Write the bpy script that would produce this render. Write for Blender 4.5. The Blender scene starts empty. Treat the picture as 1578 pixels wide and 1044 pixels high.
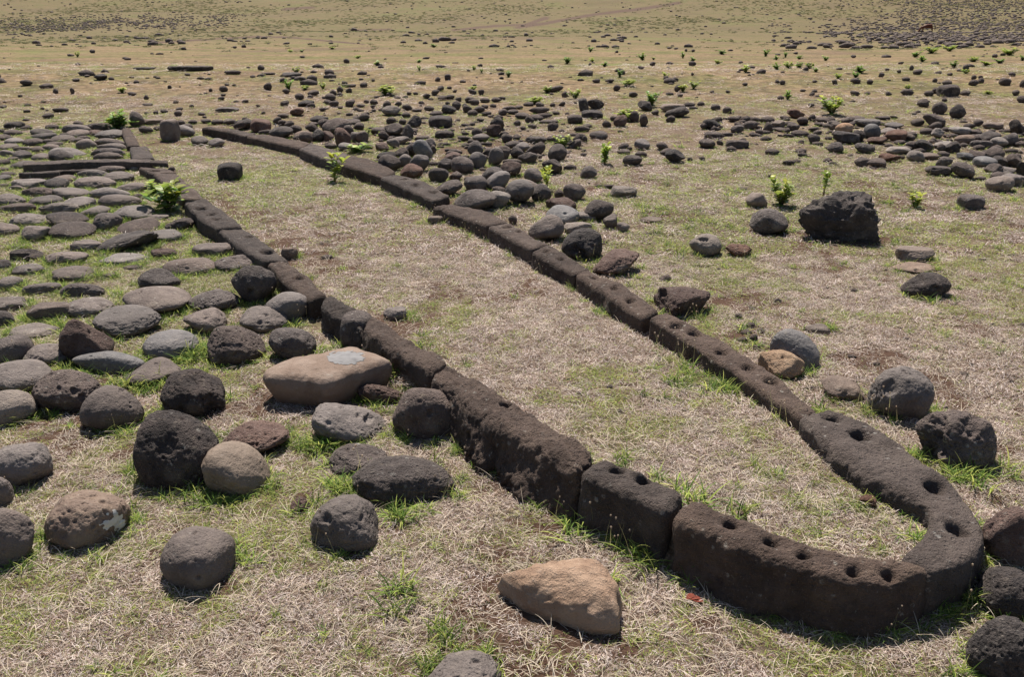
import bpy, bmesh, math, random
import numpy as np
from mathutils import Vector, Matrix
R = math.radians
# ------------------------------------------------------------------ camera, sky, sun, exposure
SC = bpy.context.scene; COL = SC.collection
PITCH, F, H = R(21.87), 1400.0, 1.7
cam = bpy.data.objects.new('camera', bpy.data.cameras.new('camera')); COL.objects.link(cam)
cam.data.lens = F / 1578 * 36; cam.data.sensor_width = 36
cam.data.clip_start = 0.05; cam.data.clip_end = 3000
cam.location = (0, 0, H); cam.rotation_euler = (R(90) - PITCH, 0, 0)
SC.camera = cam
SUN_EL, SUN_AZ = R(57), R(-8)                   # azimuth from straight ahead (+y), negative = left
w = bpy.data.worlds.new('World'); SC.world = w; w.use_nodes = True
nt = w.node_tree; bg = nt.nodes['Background']
sky = nt.nodes.new('ShaderNodeTexSky'); sky.sky_type = 'NISHITA'; sky.sun_disc = False
sky.sun_elevation = SUN_EL; sky.sun_rotation = SUN_AZ
nt.links.new(sky.outputs[0], bg.inputs[0]); bg.inputs[1].default_value = 0.062
sl = bpy.data.lights.new('sun', 'SUN'); sl.energy = 5.0; sl.angle = R(0.5); sl.color = (1, 0.93, 0.84)
so = bpy.data.objects.new('sun', sl); COL.objects.link(so)
sd = Vector((math.sin(SUN_AZ) * math.cos(SUN_EL), math.cos(SUN_AZ) * math.cos(SUN_EL), math.sin(SUN_EL)))
so.rotation_euler = sd.to_track_quat('Z', 'Y').to_euler(); so.location = (0, 0, 30)
SC.view_settings.view_transform = 'Standard'; SC.view_settings.look = 'None'
SC.view_settings.exposure = 0.78; SC.view_settings.gamma = 1.0

# ------------------------------------------------------------------ numeric helpers
def vnoise(p, seed=0):                          # smooth value noise, p (n,3) -> (n,) in -1..1
    p = np.asarray(p, float); i = np.floor(p).astype(np.int64); f = p - i; f = f * f * (3 - 2 * f)
    def h(a, b, c):
        n = (a * 374761393 + b * 668265263 + c * 2147483647 + seed * 974634777) & 0xffffffff
        n = ((n ^ (n >> 13)) * 1274126177) & 0xffffffff; n = ((n ^ (n >> 15)) * 2246822519) & 0xffffffff
        return ((n ^ (n >> 16)) & 0xffffff) / 8388607.5 - 1
    x, y, z = i[:, 0], i[:, 1], i[:, 2]; fx, fy, fz = f[:, 0], f[:, 1], f[:, 2]
    def l(a, b, t): return a + (b - a) * t
    return l(l(l(h(x, y, z), h(x+1, y, z), fx), l(h(x, y+1, z), h(x+1, y+1, z), fx), fy),
             l(l(h(x, y, z+1), h(x+1, y, z+1), fx), l(h(x, y+1, z+1), h(x+1, y+1, z+1), fx), fy), fz)
def fbm(p, seed=0, o=4, g=0.5):
    s = 0; a = 1; t = 0; p = np.asarray(p, float)
    for k in range(o): s = s + a * vnoise(p * 2 ** k + 17.3 * k, seed + k); t += a; a *= g
    return s / t
def n2(x, y, s, seed, o=3): return fbm(np.stack([np.asarray(x) * s, np.asarray(y) * s, np.zeros(np.shape(x))], 1), seed, o)
def sstep(a, b, x): t = np.clip((np.asarray(x, float) - a) / (b - a), 0, 1); return t * t * (3 - 2 * t)

cp, sp = math.cos(PITCH), math.sin(PITCH)
def ray(px, py):
    a, b = (px - 789) / F, (py - 522) / F
    return np.array([a, cp - b * sp, -sp - b * cp])
def at_z(px, py, z): d = ray(px, py); t = (H - z) / -d[2]; return d * t + np.array([0, 0, H])
def project(P):
    v = np.asarray(P) - np.array([0, 0, H]); zc = v[1] * cp - v[2] * sp; u = v[1] * sp + v[2] * cp
    return 789 + F * v[0] / zc, 522 - F * u / zc, F / zc

# terrain profile away from the camera: flat terrace, long gentle fall, then a hillside
_rows = [(200, None), (150, None), (110, None), (95, 27), (80, 46), (65, 80), (48, 150), (30, 188), (10, 226), (-15, 275), (-60, 380), (-110, 520), (-130, 900)]
_py, _pz = [-50, 0, 8], [0, 0, 0]
for r_, d_ in _rows:
    if d_ is None: d_ = at_z(789, r_, 0)[1]; z_ = 0.0
    else: dd = ray(789, r_); z_ = H + dd[2] / dd[1] * d_
    _py.append(d_); _pz.append(z_)
_yy = np.concatenate([np.arange(-50, 60, .5), np.arange(60, 1000, 4.)]); _zz = np.interp(_yy, _py, _pz)
_zz = np.where(_yy < 15, _zz, _zz)

KTOP = lambda y: np.interp(y, [3, 5.5, 9, 14], [.19, .145, .13, .11])     # kerb top
KLEFT = lambda y: np.interp(y, [2.9, 3.6, 4.6, 5.4, 9, 14], [.20, .155, .11, .085, .07, .06])
STEP = lambda y: np.interp(y, [3, 4.6, 5.5, 9, 14, 20], [.115, .07, .05, .04, .03, 0])
# centre line of the left kerb row, far to near, then round the bow and away to the right
_lp = [(150, 150), (193, 205), (222, 240), (255, 268), (325, 330), (390, 375), (455, 428), (530, 480), (620, 535), (735, 610), (850, 680), (975, 745), (1060, 790), (1150, 812), (1250, 852), (1340, 876), (1415, 868), (1490, 850), (1560, 830), (1700, 820)]
_LP = np.array([at_z(a, b, .08 + .12 * (b > 480))[:2] for a, b in _lp])
def ground_base(x, y):
    x = np.asarray(x, float); y = np.asarray(y, float)
    z = np.interp(y, _yy, _zz)
    yb = np.interp(x, _LP[:, 0], _LP[:, 1])
    wd = np.where(x > 1.25, 0.07 + (x - 1.25) * .8, 0.07)
    return z + .045 * sstep(.55, 1.3, x) * sstep(4, 3, y) + (STEP(y) - .045 * sstep(.55, 1.3, x) * sstep(4, 3, y)) * sstep(-wd, wd, (y - yb) * .8)
def ground(x, y):
    x = np.atleast_1d(np.asarray(x, float)); y = np.atleast_1d(np.asarray(y, float))
    d = np.abs(y)
    return (ground_base(x, y) + .018 * n2(x, y, 1.3, 5, 3) + .007 * n2(x, y, 7, 6, 3)
            + .004 * n2(x, y, 26, 8, 2) + np.clip((d - 15) / 60, 0, 1) * .25 * n2(x, y, .08, 7, 3) + np.clip((d - 150) / 60, 0, 1) * 1.6 * n2(x, y, .012, 11, 4))
_ty = np.concatenate([np.arange(1, 30, .02), np.geomspace(30, 900, 1500)])
def on_ground(px, py):
    d = ray(px, py); t = _ty / d[1]; x = d[0] * t; z = H + d[2] * t; g = ground_base(x, _ty)
    k = np.argmax(z < g)
    if z[k] >= g[k]: k = len(_ty) - 1
    a = (z[k-1] - g[k-1]) / max(1e-9, (z[k-1] - g[k-1]) - (z[k] - g[k])); y = _ty[k-1] + a * (_ty[k] - _ty[k-1])
    x = d[0] * y / d[1]
    return np.array([x, y, float(ground(x, y)[0])])

# ------------------------------------------------------------------ object helpers
def mesh(name, V, Fc, mats=(), smooth=True, attrs=None):
    me = bpy.data.meshes.new(name); V = np.asarray(V, np.float32)
    if isinstance(Fc, np.ndarray):
        n, k = Fc.shape; me.vertices.add(len(V)); me.vertices.foreach_set('co', V.ravel())
        me.loops.add(n * k); me.loops.foreach_set('vertex_index', Fc.astype(np.int32).ravel())
        me.polygons.add(n); me.polygons.foreach_set('loop_start', np.arange(0, n * k, k, dtype=np.int32))
        me.polygons.foreach_set('loop_total', np.full(n, k, np.int32))
    else: me.from_pydata([tuple(v) for v in V], [], Fc)
    me.update(calc_edges=True)
    if smooth: me.polygons.foreach_set('use_smooth', np.ones(len(me.polygons), bool))
    for k_, v in (attrs or {}).items():
        v = np.asarray(v, np.float32)
        if v.ndim == 1: a = me.attributes.new(k_, 'FLOAT', 'POINT'); a.data.foreach_set('value', v)
        else:
            a = me.attributes.new(k_, 'FLOAT_COLOR', 'POINT'); c = np.ones((len(v), 4), np.float32); c[:, :3] = v; a.data.foreach_set('color', c.ravel())
    for m in mats: me.materials.append(m)
    return me
def link(name, me, parent=None, loc=(0, 0, 0), rot=(0, 0, 0)):
    o = bpy.data.objects.new(name, me); COL.objects.link(o); o.location = loc; o.rotation_euler = rot
    if parent is not None: o.parent = parent
    return o
def tag(o, label=None, cat=None, group=None, kind=None):
    for k, v in (('label', label), ('category', cat), ('group', group), ('kind', kind)):
        if v: o[k] = v
    return o

# ------------------------------------------------------------------ materials
def mat(name, rough=.9, spec=.25):
    m = bpy.data.materials.new(name); m.use_nodes = True; b = m.node_tree.nodes['Principled BSDF']
    b.inputs['Roughness'].default_value = rough; b.inputs['Specular IOR Level'].default_value = spec
    return m, m.node_tree, b
def N(nt, t, **k):
    n = nt.nodes.new('ShaderNode' + t)
    for a, v in k.items():
        if a.startswith('i_'): n.inputs[a[2:].replace('_', ' ')].default_value = v
        else: setattr(n, a, v)
    return n
def mixc(nt, fac, a, b, mode='MIX'):
    n = nt.nodes.new('ShaderNodeMix'); n.data_type = 'RGBA'; n.blend_type = mode
    for s, v in ((0, fac), (6, a), (7, b)):
        if hasattr(v, 'links') or isinstance(v, bpy.types.NodeSocket): nt.links.new(v, n.inputs[s])
        else: n.inputs[s].default_value = v if s == 0 else (*v, 1)
    return n.outputs[2]
def ramp(nt, v, a, b, ca=0., cb=1.):
    n = nt.nodes.new('ShaderNodeMapRange'); n.interpolation_type = 'SMOOTHSTEP'
    n.inputs[1].default_value = a; n.inputs[2].default_value = b; n.inputs[3].default_value = ca; n.inputs[4].default_value = cb
    nt.links.new(v, n.inputs[0]); return n.outputs[0]
def mth(nt, op, a, b=0.):
    n = nt.nodes.new('ShaderNodeMath'); n.operation = op
    for s, v in ((0, a), (1, b)):
        if isinstance(v, bpy.types.NodeSocket): nt.links.new(v, n.inputs[s])
        else: n.inputs[s].default_value = v
    return n.outputs[0]

def stone_mat(name, ca, cb, pit=1.0, grain=1.0, lichen=.15, rough=.85, spec=.25, dust=(.20, .165, .13)):
    m, nt, b = mat(name, rough, spec)
    tc = N(nt, 'TexCoord'); oi = N(nt, 'ObjectInfo'); co = tc.outputs['Object']
    big = N(nt, 'TexNoise', i_Scale=9, i_Detail=6, i_Roughness=.6); nt.links.new(co, big.inputs['Vector'])
    fine = N(nt, 'TexNoise', i_Scale=160, i_Detail=5, i_Roughness=.7); nt.links.new(co, fine.inputs['Vector'])
    mid = N(nt, 'TexNoise', i_Scale=38, i_Detail=5, i_Roughness=.65); nt.links.new(co, mid.inputs['Vector'])
    c = mixc(nt, ramp(nt, big.outputs[0], .35, .65), ca, cb)
    c = mixc(nt, ramp(nt, mid.outputs[0], .56, .70, 0, .55), c, dust)
    c = mixc(nt, ramp(nt, fine.outputs[0], .60, .72, 0, .5), c, (.34, .295, .265))
    c = mixc(nt, ramp(nt, fine.outputs[0], .42, .30, 0, .5), c, (.02, .016, .015))
    l = N(nt, 'TexNoise', i_Scale=24, i_Detail=7, i_Roughness=.72); nt.links.new(co, l.inputs['Vector'])
    c = mixc(nt, ramp(nt, l.outputs[0], .63, .69, 0, lichen * 1.7), c, (.42, .40, .36))
    st_ = N(nt, 'TexNoise', i_Scale=5.5, i_Detail=5, i_Roughness=.6, i_Distortion=.6); nt.links.new(co, st_.inputs['Vector'])
    c = mixc(nt, ramp(nt, st_.outputs[0], .52, .68, 0, .45), c, dust)
    l2 = N(nt, 'TexVoronoi', i_Scale=26); nt.links.new(co, l2.inputs['Vector'])
    c = mixc(nt, mth(nt, 'MULTIPLY', ramp(nt, l2.outputs['Distance'], .26, .16), ramp(nt, l.outputs[0], .50, .60, 0, lichen * 1.6)), c, (.36, .34, .30))
    hv = N(nt, 'HueSaturation'); nt.links.new(c, hv.inputs['Color'])
    nt.links.new(ramp(nt, oi.outputs['Random'], 0, 1, .80, 1.22), hv.inputs['Value'])
    rr = mth(nt, 'FRACT', mth(nt, 'MULTIPLY', oi.outputs['Random'], 7.31))
    nt.links.new(ramp(nt, rr, 0, 1, .8, 1.15), hv.inputs['Saturation'])
    nt.links.new(hv.outputs[0], b.inputs['Base Color'])
    # relief: grain, small vesicles
    v = N(nt, 'TexVoronoi', i_Scale=110); nt.links.new(co, v.inputs['Vector'])
    v2 = N(nt, 'TexVoronoi', i_Scale=48); nt.links.new(co, v2.inputs['Vector'])
    h = mth(nt, 'MULTIPLY', ramp(nt, v.outputs['Distance'], .12, .42), .35 * pit)
    h = mth(nt, 'ADD', h, mth(nt, 'MULTIPLY', ramp(nt, v2.outputs['Distance'], .10, .35), .6 * pit))
    h = mth(nt, 'ADD', h, mth(nt, 'MULTIPLY', fine.outputs[0], .9 * grain))
    h = mth(nt, 'ADD', h, mth(nt, 'MULTIPLY', mid.outputs[0], 1.6 * grain))
    bp = N(nt, 'Bump', i_Strength=1.0, i_Distance=.010); nt.links.new(h, bp.inputs['Height'])
    nt.links.new(bp.outputs[0], b.inputs['Normal'])
    return m
M = {
 'd': stone_mat('dark_basalt', (.078, .060, .053), (.125, .097, .085), 1.2, 1.1, .3),
 'k': stone_mat('black_basalt', (.046, .037, .034), (.076, .059, .052), 1.2, 1.3, .25),
 'g': stone_mat('grey_cobble', (.110, .089, .079), (.155, .125, .110), .35, .55, .14, .78),
 'b': stone_mat('blue_grey_cobble', (.098, .090, .088), (.135, .122, .116), .2, .45, .2, .68),
 'l': stone_mat('light_grey_stone', (.155, .130, .115), (.23, .195, .168), .5, .8, .3, .85),
 'r': stone_mat('reddish_basalt', (.092, .050, .038), (.145, .084, .062), 1.1, 1.2, .15),
 'n': stone_mat('brown_cobble', (.120, .086, .068), (.175, .128, .098), .25, .5, .15, .78),
 'v': stone_mat('mauve_cobble', (.095, .073, .063), (.145, .113, .096), .5, .6, .3, .8),
 'u': stone_mat('worn_cobble', (.125, .105, .094), (.175, .148, .13), .5, .7, .3, .8),
 's': stone_mat('tan_slab', (.185, .128, .095), (.25, .185, .145), .05, .35, .2, .7, dust=(.24, .185, .15)),
 'c': stone_mat('warm_tan_cobble', (.130, .092, .064), (.180, .130, .092), .15, .4, .1, .72, dust=(.20, .145, .10)),
 't': stone_mat('tan_rock', (.30, .17, .092), (.42, .26, .152), .15, 1.0, .2, .85, dust=(.40, .27, .18)),
 'o': stone_mat('ochre_rock', (.34, .19, .09), (.44, .27, .14), .3, 1.3, .15, .9, dust=(.46, .32, .2)),
 'K': stone_mat('kerb_basalt', (.060, .043, .035), (.098, .071, .058), 1.1, 1.5, .3, .9, dust=(.135, .10, .078)),
}
def flatmat(name, col, rough=.8, trans=0, var=.3, attr=None):
    m, nt, b = mat(name, rough, .2)
    oi = N(nt, 'ObjectInfo'); hv = N(nt, 'HueSaturation')
    if attr:
        a = N(nt, 'Attribute', attribute_name=attr); nt.links.new(a.outputs['Color'], hv.inputs['Color'])
    else:
        tc = N(nt, 'TexCoord'); n = N(nt, 'TexNoise', i_Scale=30, i_Detail=3); nt.links.new(tc.outputs['Object'], n.inputs['Vector'])
        c = mixc(nt, n.outputs[0], tuple(x * .6 for x in col), tuple(min(1, x * 1.4) for x in col)); nt.links.new(c, hv.inputs['Color'])
    nt.links.new(ramp(nt, oi.outputs['Random'], 0, 1, 1 - var, 1 + var), hv.inputs['Value'])
    nt.links.new(hv.outputs[0], b.inputs['Base Color'])
    if trans:
        t = N(nt, 'BsdfTranslucent'); nt.links.new(hv.outputs[0], t.inputs[0]); mx = N(nt, 'MixShader'); mx.inputs[0].default_value = trans
        out = nt.nodes['Material Output']; nt.links.new(b.outputs[0], mx.inputs[1]); nt.links.new(t.outputs[0], mx.inputs[2]); nt.links.new(mx.outputs[0], out.inputs[0])
    return m
M['blade'] = flatmat('grass_blades', None, .75, .42, .28, 'Col')
M['leaf'] = flatmat('shrub_leaf', None, .38, .45, .15, 'Col')
M['stem'] = flatmat('shrub_stem', (.12, .085, .05), .9)
M['lichen'] = flatmat('pale_lichen', (.55, .53, .48), .95)
M['bleached'] = flatmat('bleached_twig', (.75, .73, .70), .9)
M['horse'] = flatmat('chestnut_coat', (.095, .030, .017), .6)
M['greypatch'] = flatmat('grey_patina', (.15, .145, .145), .7, 0, .1)
M['mane'] = flatmat('dark_mane', (.05, .02, .015), .8)
M['dead'] = flatmat('red_dead_leaf', (.13, .032, .02), .9, 0)

# ------------------------------------------------------------------ ground cover fields (shared by soil and grass)
def px_of(x, y, z):
    zc = y * cp - (z - H) * sp; u = y * sp + (z - H) * cp
    zc = np.maximum(zc, .3); return 789 + F * x / zc, 522 - F * u / zc
def fields(x, y):
    d = np.abs(y)
    a = n2(x, y, .9, 21, 4) + .6 * n2(x, y, 3.7, 22, 3) + .7 * n2(x, y, 13, 23, 2)
    green = sstep(-.05, .55, a)
    yb = np.interp(x, _LP[:, 0], _LP[:, 1]); left = sstep(0, .5, yb - y) * sstep(3.2, 4.6, y)
    green = np.clip(green + .8 * left, 0, 1)
    near = sstep(9, 4, d); green = np.clip(green * (1 - .5 * near) + .05 + .12 * sstep(4, 6.5, d), 0, 1)
    green = green * (1 - .5 * sstep(8, 14, d) * sstep(90, 50, d))
    dirt = sstep(.14, .46, n2(x, y, 1.7, 31, 4) + .35 * n2(x, y, 9, 32, 2)) * (1 - .45 * sstep(4, 9, d)) * (1 - .8 * left)
    for (dx_, dy_, dr_) in DSP: dirt = np.maximum(dirt, 1.1 * sstep(1.2, .4, np.hypot(x - dx_, y - dy_) / dr_ + .5 * n2(x, y, 14, 71, 3)))
    return green, np.clip(dirt, 0, 1)
DSP = []
for a_, b_, r_ in ((395, 632, 40), (320, 640, 22), (205, 700, 34), (190, 735, 20), (590, 725, 30), (760, 735, 40), (720, 700, 24), (300, 680, 20), (470, 770, 26), (540, 860, 24), (760, 850, 34), (735, 905, 30), (700, 960, 26), (880, 985, 50),
                   (960, 1000, 40), (350, 905, 22), (240, 860, 20), (280, 830, 26), (1150, 515, 50), (1260, 505, 40), (1330, 560, 40), (1090, 640, 18), (1550, 700, 40), (610, 820, 20), (100, 700, 26), (1330, 285, 40), (930, 290, 30), (820, 790, 20), (1090, 960, 30)):
    p_ = on_ground(a_, b_); DSP.append((p_[0], p_[1], r_ / project(p_)[2]))

def build_ground():
    ys = np.concatenate([np.linspace(-9, 1.2, 30)[:-1], np.linspace(1.2, 6, 420)[:-1], np.geomspace(6, 30, 260)[:-1], np.geomspace(30, 900, 330)])
    u = np.linspace(-1, 1, 561); u = np.sign(u) * (np.abs(u) * .75 + np.abs(u) ** 4 * .9)
    Y, U = np.meshgrid(ys, u, indexing='ij'); X = U * (np.maximum(Y, 0) * .72 + 1.6)
    x, y = X.ravel(), Y.ravel(); z = ground(x, y)
    nr, nc = Y.shape; i = np.arange(nr * nc).reshape(nr, nc)
    Fc = np.stack([i[:-1, :-1], i[:-1, 1:], i[1:, 1:], i[1:, :-1]], -1).reshape(-1, 4)
    g, dr = fields(x, y)
    ppx, ppy = px_of(x, y, z)
    # eroded gullies and bare streaks on the slope beyond (real places in the terrain)
    gl = np.zeros_like(x)
    for pts, wd in (([(800, 42), (850, 34), (905, 24), (955, 17), (1000, 12), (1045, 4)], 2.2), ([(800, 42), (840, 28)], 2.5), ([(560, 68), (440, 57), (380, 56)], 1.0), ([(235, 66), (330, 60), (400, 56)], 1.2),
                    ([(700, 46), (760, 40), (805, 38)], 1.6), ([(440, 14), (480, 11)], 2.0), ([(600, 45), (540, 46)], 1.2)):
        for (a, b), (c, e) in zip(pts[:-1], pts[1:]):
            t = np.clip(((ppx - a) * (c - a) + (ppy - b) * (e - b)) / ((c - a) ** 2 + (e - b) ** 2), 0, 1)
            dd = np.hypot((ppx - a - t * (c - a)) * .35, ppy - b - t * (e - b)); gl = np.maximum(gl, sstep(wd * 1.6, wd * .4, dd + .9 * n2(ppx * .12, ppy * .5, 1, 44, 3)))
    gl = np.where((y > 25), gl, 0)
    me = mesh('ground', np.stack([x, y, z], 1), Fc, attrs={'green': g, 'dirt': dr, 'gully': gl})
    m, nt, b = mat('dry_turf', .95, .1)
    def at(n_): return N(nt, 'Attribute', attribute_name=n_).outputs['Fac']
    geo = N(nt, 'NewGeometry'); P = geo.outputs['Position']
    sx = N(nt, 'SeparateXYZ'); nt.links.new(P, sx.inputs[0]); dist = sx.outputs['Y']
    n1 = N(nt, 'TexNoise', i_Scale=55, i_Detail=8, i_Roughness=.75); nt.links.new(P, n1.inputs['Vector'])
    n2_ = N(nt, 'TexNoise', i_Scale=6, i_Detail=9, i_Roughness=.75); nt.links.new(P, n2_.inputs['Vector'])
    n3 = N(nt, 'TexNoise', i_Scale=.35, i_Detail=10, i_Roughness=.72); nt.links.new(P, n3.inputs['Vector'])
    n4 = N(nt, 'TexNoise', i_Scale=.06, i_Detail=9, i_Roughness=.7); nt.links.new(P, n4.inputs['Vector'])
    soil = mixc(nt, n1.outputs[0], (.048, .026, .018), (.135, .078, .052))
    straw = mixc(nt, ramp(nt, n1.outputs[0], .38, .62), (.085, .056, .040), (.30, .235, .175))
    grn = mixc(nt, ramp(nt, n1.outputs[0], .3, .7), (.085, .10, .03), (.19, .215, .06))
    c = mixc(nt, mth(nt, 'MULTIPLY', ramp(nt, n2_.outputs[0], .42, .62), at('green')), straw, grn)
    near = mixc(nt, ramp(nt, mth(nt, 'ADD', at('dirt'), mth(nt, 'MULTIPLY', mth(nt, 'SUBTRACT', n1.outputs[0], .5), 1.2)), .25, .75, .25, .95), c, soil)
    fstraw = mixc(nt, ramp(nt, n2_.outputs[0], .40, .60), (.115, .078, .044), (.275, .195, .112))
    fgrn = mixc(nt, ramp(nt, n2_.outputs[0], .40, .60), (.075, .072, .028), (.175, .158, .060))
    fg = mixc(nt, ramp(nt, n3.outputs[0], .44, .60), fstraw, fgrn)
    fg = mixc(nt, ramp(nt, n4.outputs[0], .54, .64, 0, .75), fg, (.135, .155, .045))
    fg = mixc(nt, ramp(nt, n4.outputs[0], .47, .38, 0, .7), fg, (.13, .085, .060))
    n5 = N(nt, 'TexNoise', i_Scale=1.1, i_Detail=8, i_Roughness=.8); nt.links.new(P, n5.inputs['Vector'])
    fg = mixc(nt, ramp(nt, n5.outputs[0], .54, .62, 0, .75), fg, (.075, .062, .034))
    fg = mixc(nt, ramp(nt, dist, 25, 130, 0, .62), fg, (.105, .086, .042))
    c = mixc(nt, ramp(nt, dist, 7, 17), near, fg)
    c = mixc(nt, at('gully'), c, (.095, .062, .045))
    nt.links.new(c, b.inputs['Base Color'])
    bh = mth(nt, 'ADD', mth(nt, 'MULTIPLY', n1.outputs[0], .022), mth(nt, 'MULTIPLY', n2_.outputs[0], .03))
    bp = N(nt, 'Bump', i_Strength=.9, i_Distance=1.); nt.links.new(bh, bp.inputs['Height']); nt.links.new(bp.outputs[0], b.inputs['Normal'])
    me.materials.append(m)
    tag(link('ground', me), 'dry grassland with bare soil, falling away to a hillside', None, None, 'structure')
build_ground()

# ------------------------------------------------------------------ stones
_ico = {}
def ico(s):
    if s not in _ico:
        bm = bmesh.new(); bmesh.ops.create_icosphere(bm, subdivisions=s, radius=1)
        V = np.array([v.co[:] for v in bm.verts]); V /= np.linalg.norm(V, axis=1)[:, None]
        Fc = np.array([[v.index for v in f.verts] for f in bm.faces]); bm.free(); _ico[s] = (V, Fc)
    return _ico[s]
def rock_verts(seed, ax, shape, sub, pits):
    """ax = semi-axes in metres; shapes: o rounded, p rounded and pitted, a angular, f flat slab, q squared block, w wedge/pear"""
    rg = np.random.RandomState(seed); D, Fc = ico(sub)
    P = {'o': (6, .70, .95, 8), 'p': (7, .70, .95, 9), 'w': (5, .60, .92, 6), 'a': (13, .62, .92, 26), 'f': (9, .7, .95, 20), 'q': (4, .8, .95, 18)}[shape]
    k, lo, hi, pw = P
    nn = rg.normal(size=(k, 3)); nn /= np.linalg.norm(nn, axis=1)[:, None]; dd = rg.uniform(lo, hi, k)
    if shape == 'q':
        B = np.array([[1, 0, 0], [-1, 0, 0], [0, 1, 0], [0, -1, 0], [0, 0, 1], [0, 0, -1.]]) + rg.normal(size=(6, 3)) * .06
        B /= np.linalg.norm(B, axis=1)[:, None]; nn = np.concatenate([nn, B]); dd = np.concatenate([dd + .25, np.full(6, .78)])
    if shape == 'f': nn = np.concatenate([nn, [[0, .1, 1.]]]); dd = np.concatenate([dd, [.6]])
    s = np.ones(len(D))
    for n_, d_ in zip(nn, dd): s += np.maximum(D @ n_ / d_, 0) ** pw
    r = s ** (-1 / pw)
    off = rg.uniform(0, 100, 3)
    rough = {'o': .05, 'p': .085, 'w': .07, 'a': .10, 'f': .08, 'q': .05}[shape]
    r = r * (1 + rough * 1.2 * fbm(D * 1.7 + off, seed, 3) + rough * .35 * fbm(D * 6 + off, seed + 9, 3))
    if shape in 'af' and sub >= 4: r = r * (1 + .03 * np.abs(fbm(D * 9 + off, seed + 3, 3)))
    V = D * r[:, None]
    if shape in 'opwa':
        t1, t2, t3 = rg.uniform(-.24, .24, 3) * (1.5 if shape == 'w' else 1)
        V[:, 1:] *= (1 + t1 * V[:, :1]); V[:, 2] += t2 * V[:, 0] * .6; V[:, 0] *= 1 + t3 * .6 * V[:, 2]
    V = V / np.abs(V).max(0) * np.asarray(ax)
    if pits and sub >= 4:
        a = max(ax); nrm = V / (np.asarray(ax) ** 2); nrm /= np.linalg.norm(nrm, axis=1)[:, None]
        npit = int(pits * (800 if sub >= 6 else 300 if sub == 5 else 40))
        sz = rg.gamma(1.4, .0019, npit).clip(.0022, .013) * (1.3 if sub < 6 else 1) * (a / .12) ** .5
        c = V[rg.randint(0, len(V), npit)]; el = rg.uniform(.5, 1.6, (npit, 3))
        dep = np.zeros(len(V))
        for ci, s_, e_ in zip(c, sz, el):
            q = np.abs(V - ci).max(1) < s_ * 2.2; q = np.nonzero(q)[0]
            if len(q): dep[q] = np.maximum(dep[q], s_ * .75 * sstep(1, .35, np.linalg.norm((V[q] - ci) * e_, axis=1) / s_))
        V = V - nrm * dep[:, None]
    if sub >= 5: V = V + (V / np.linalg.norm(V, axis=1)[:, None]) * (.0016 * fbm(V * 130 + off, seed, 3))[:, None]
    return V, Fc

ST = []      # every stone: px, py, w, h, material, shape, options, label
def S(zone, txt):
    for ln in txt.strip().splitlines():
        ln = ln.strip()
        if not ln: continue
        head, _, lab = ln.partition('|'); 
        for e in head.split(';'):
            p = e.split()
            if not p: continue
            roll = float(p[5]) if len(p) > 5 else 0
            ST.append(dict(z=zone, x=float(p[0]), y=float(p[1]), w=float(p[2]), h=float(p[3]), m=p[4][0], s=p[4][1], roll=roll, lab=lab.strip() or None))
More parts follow.
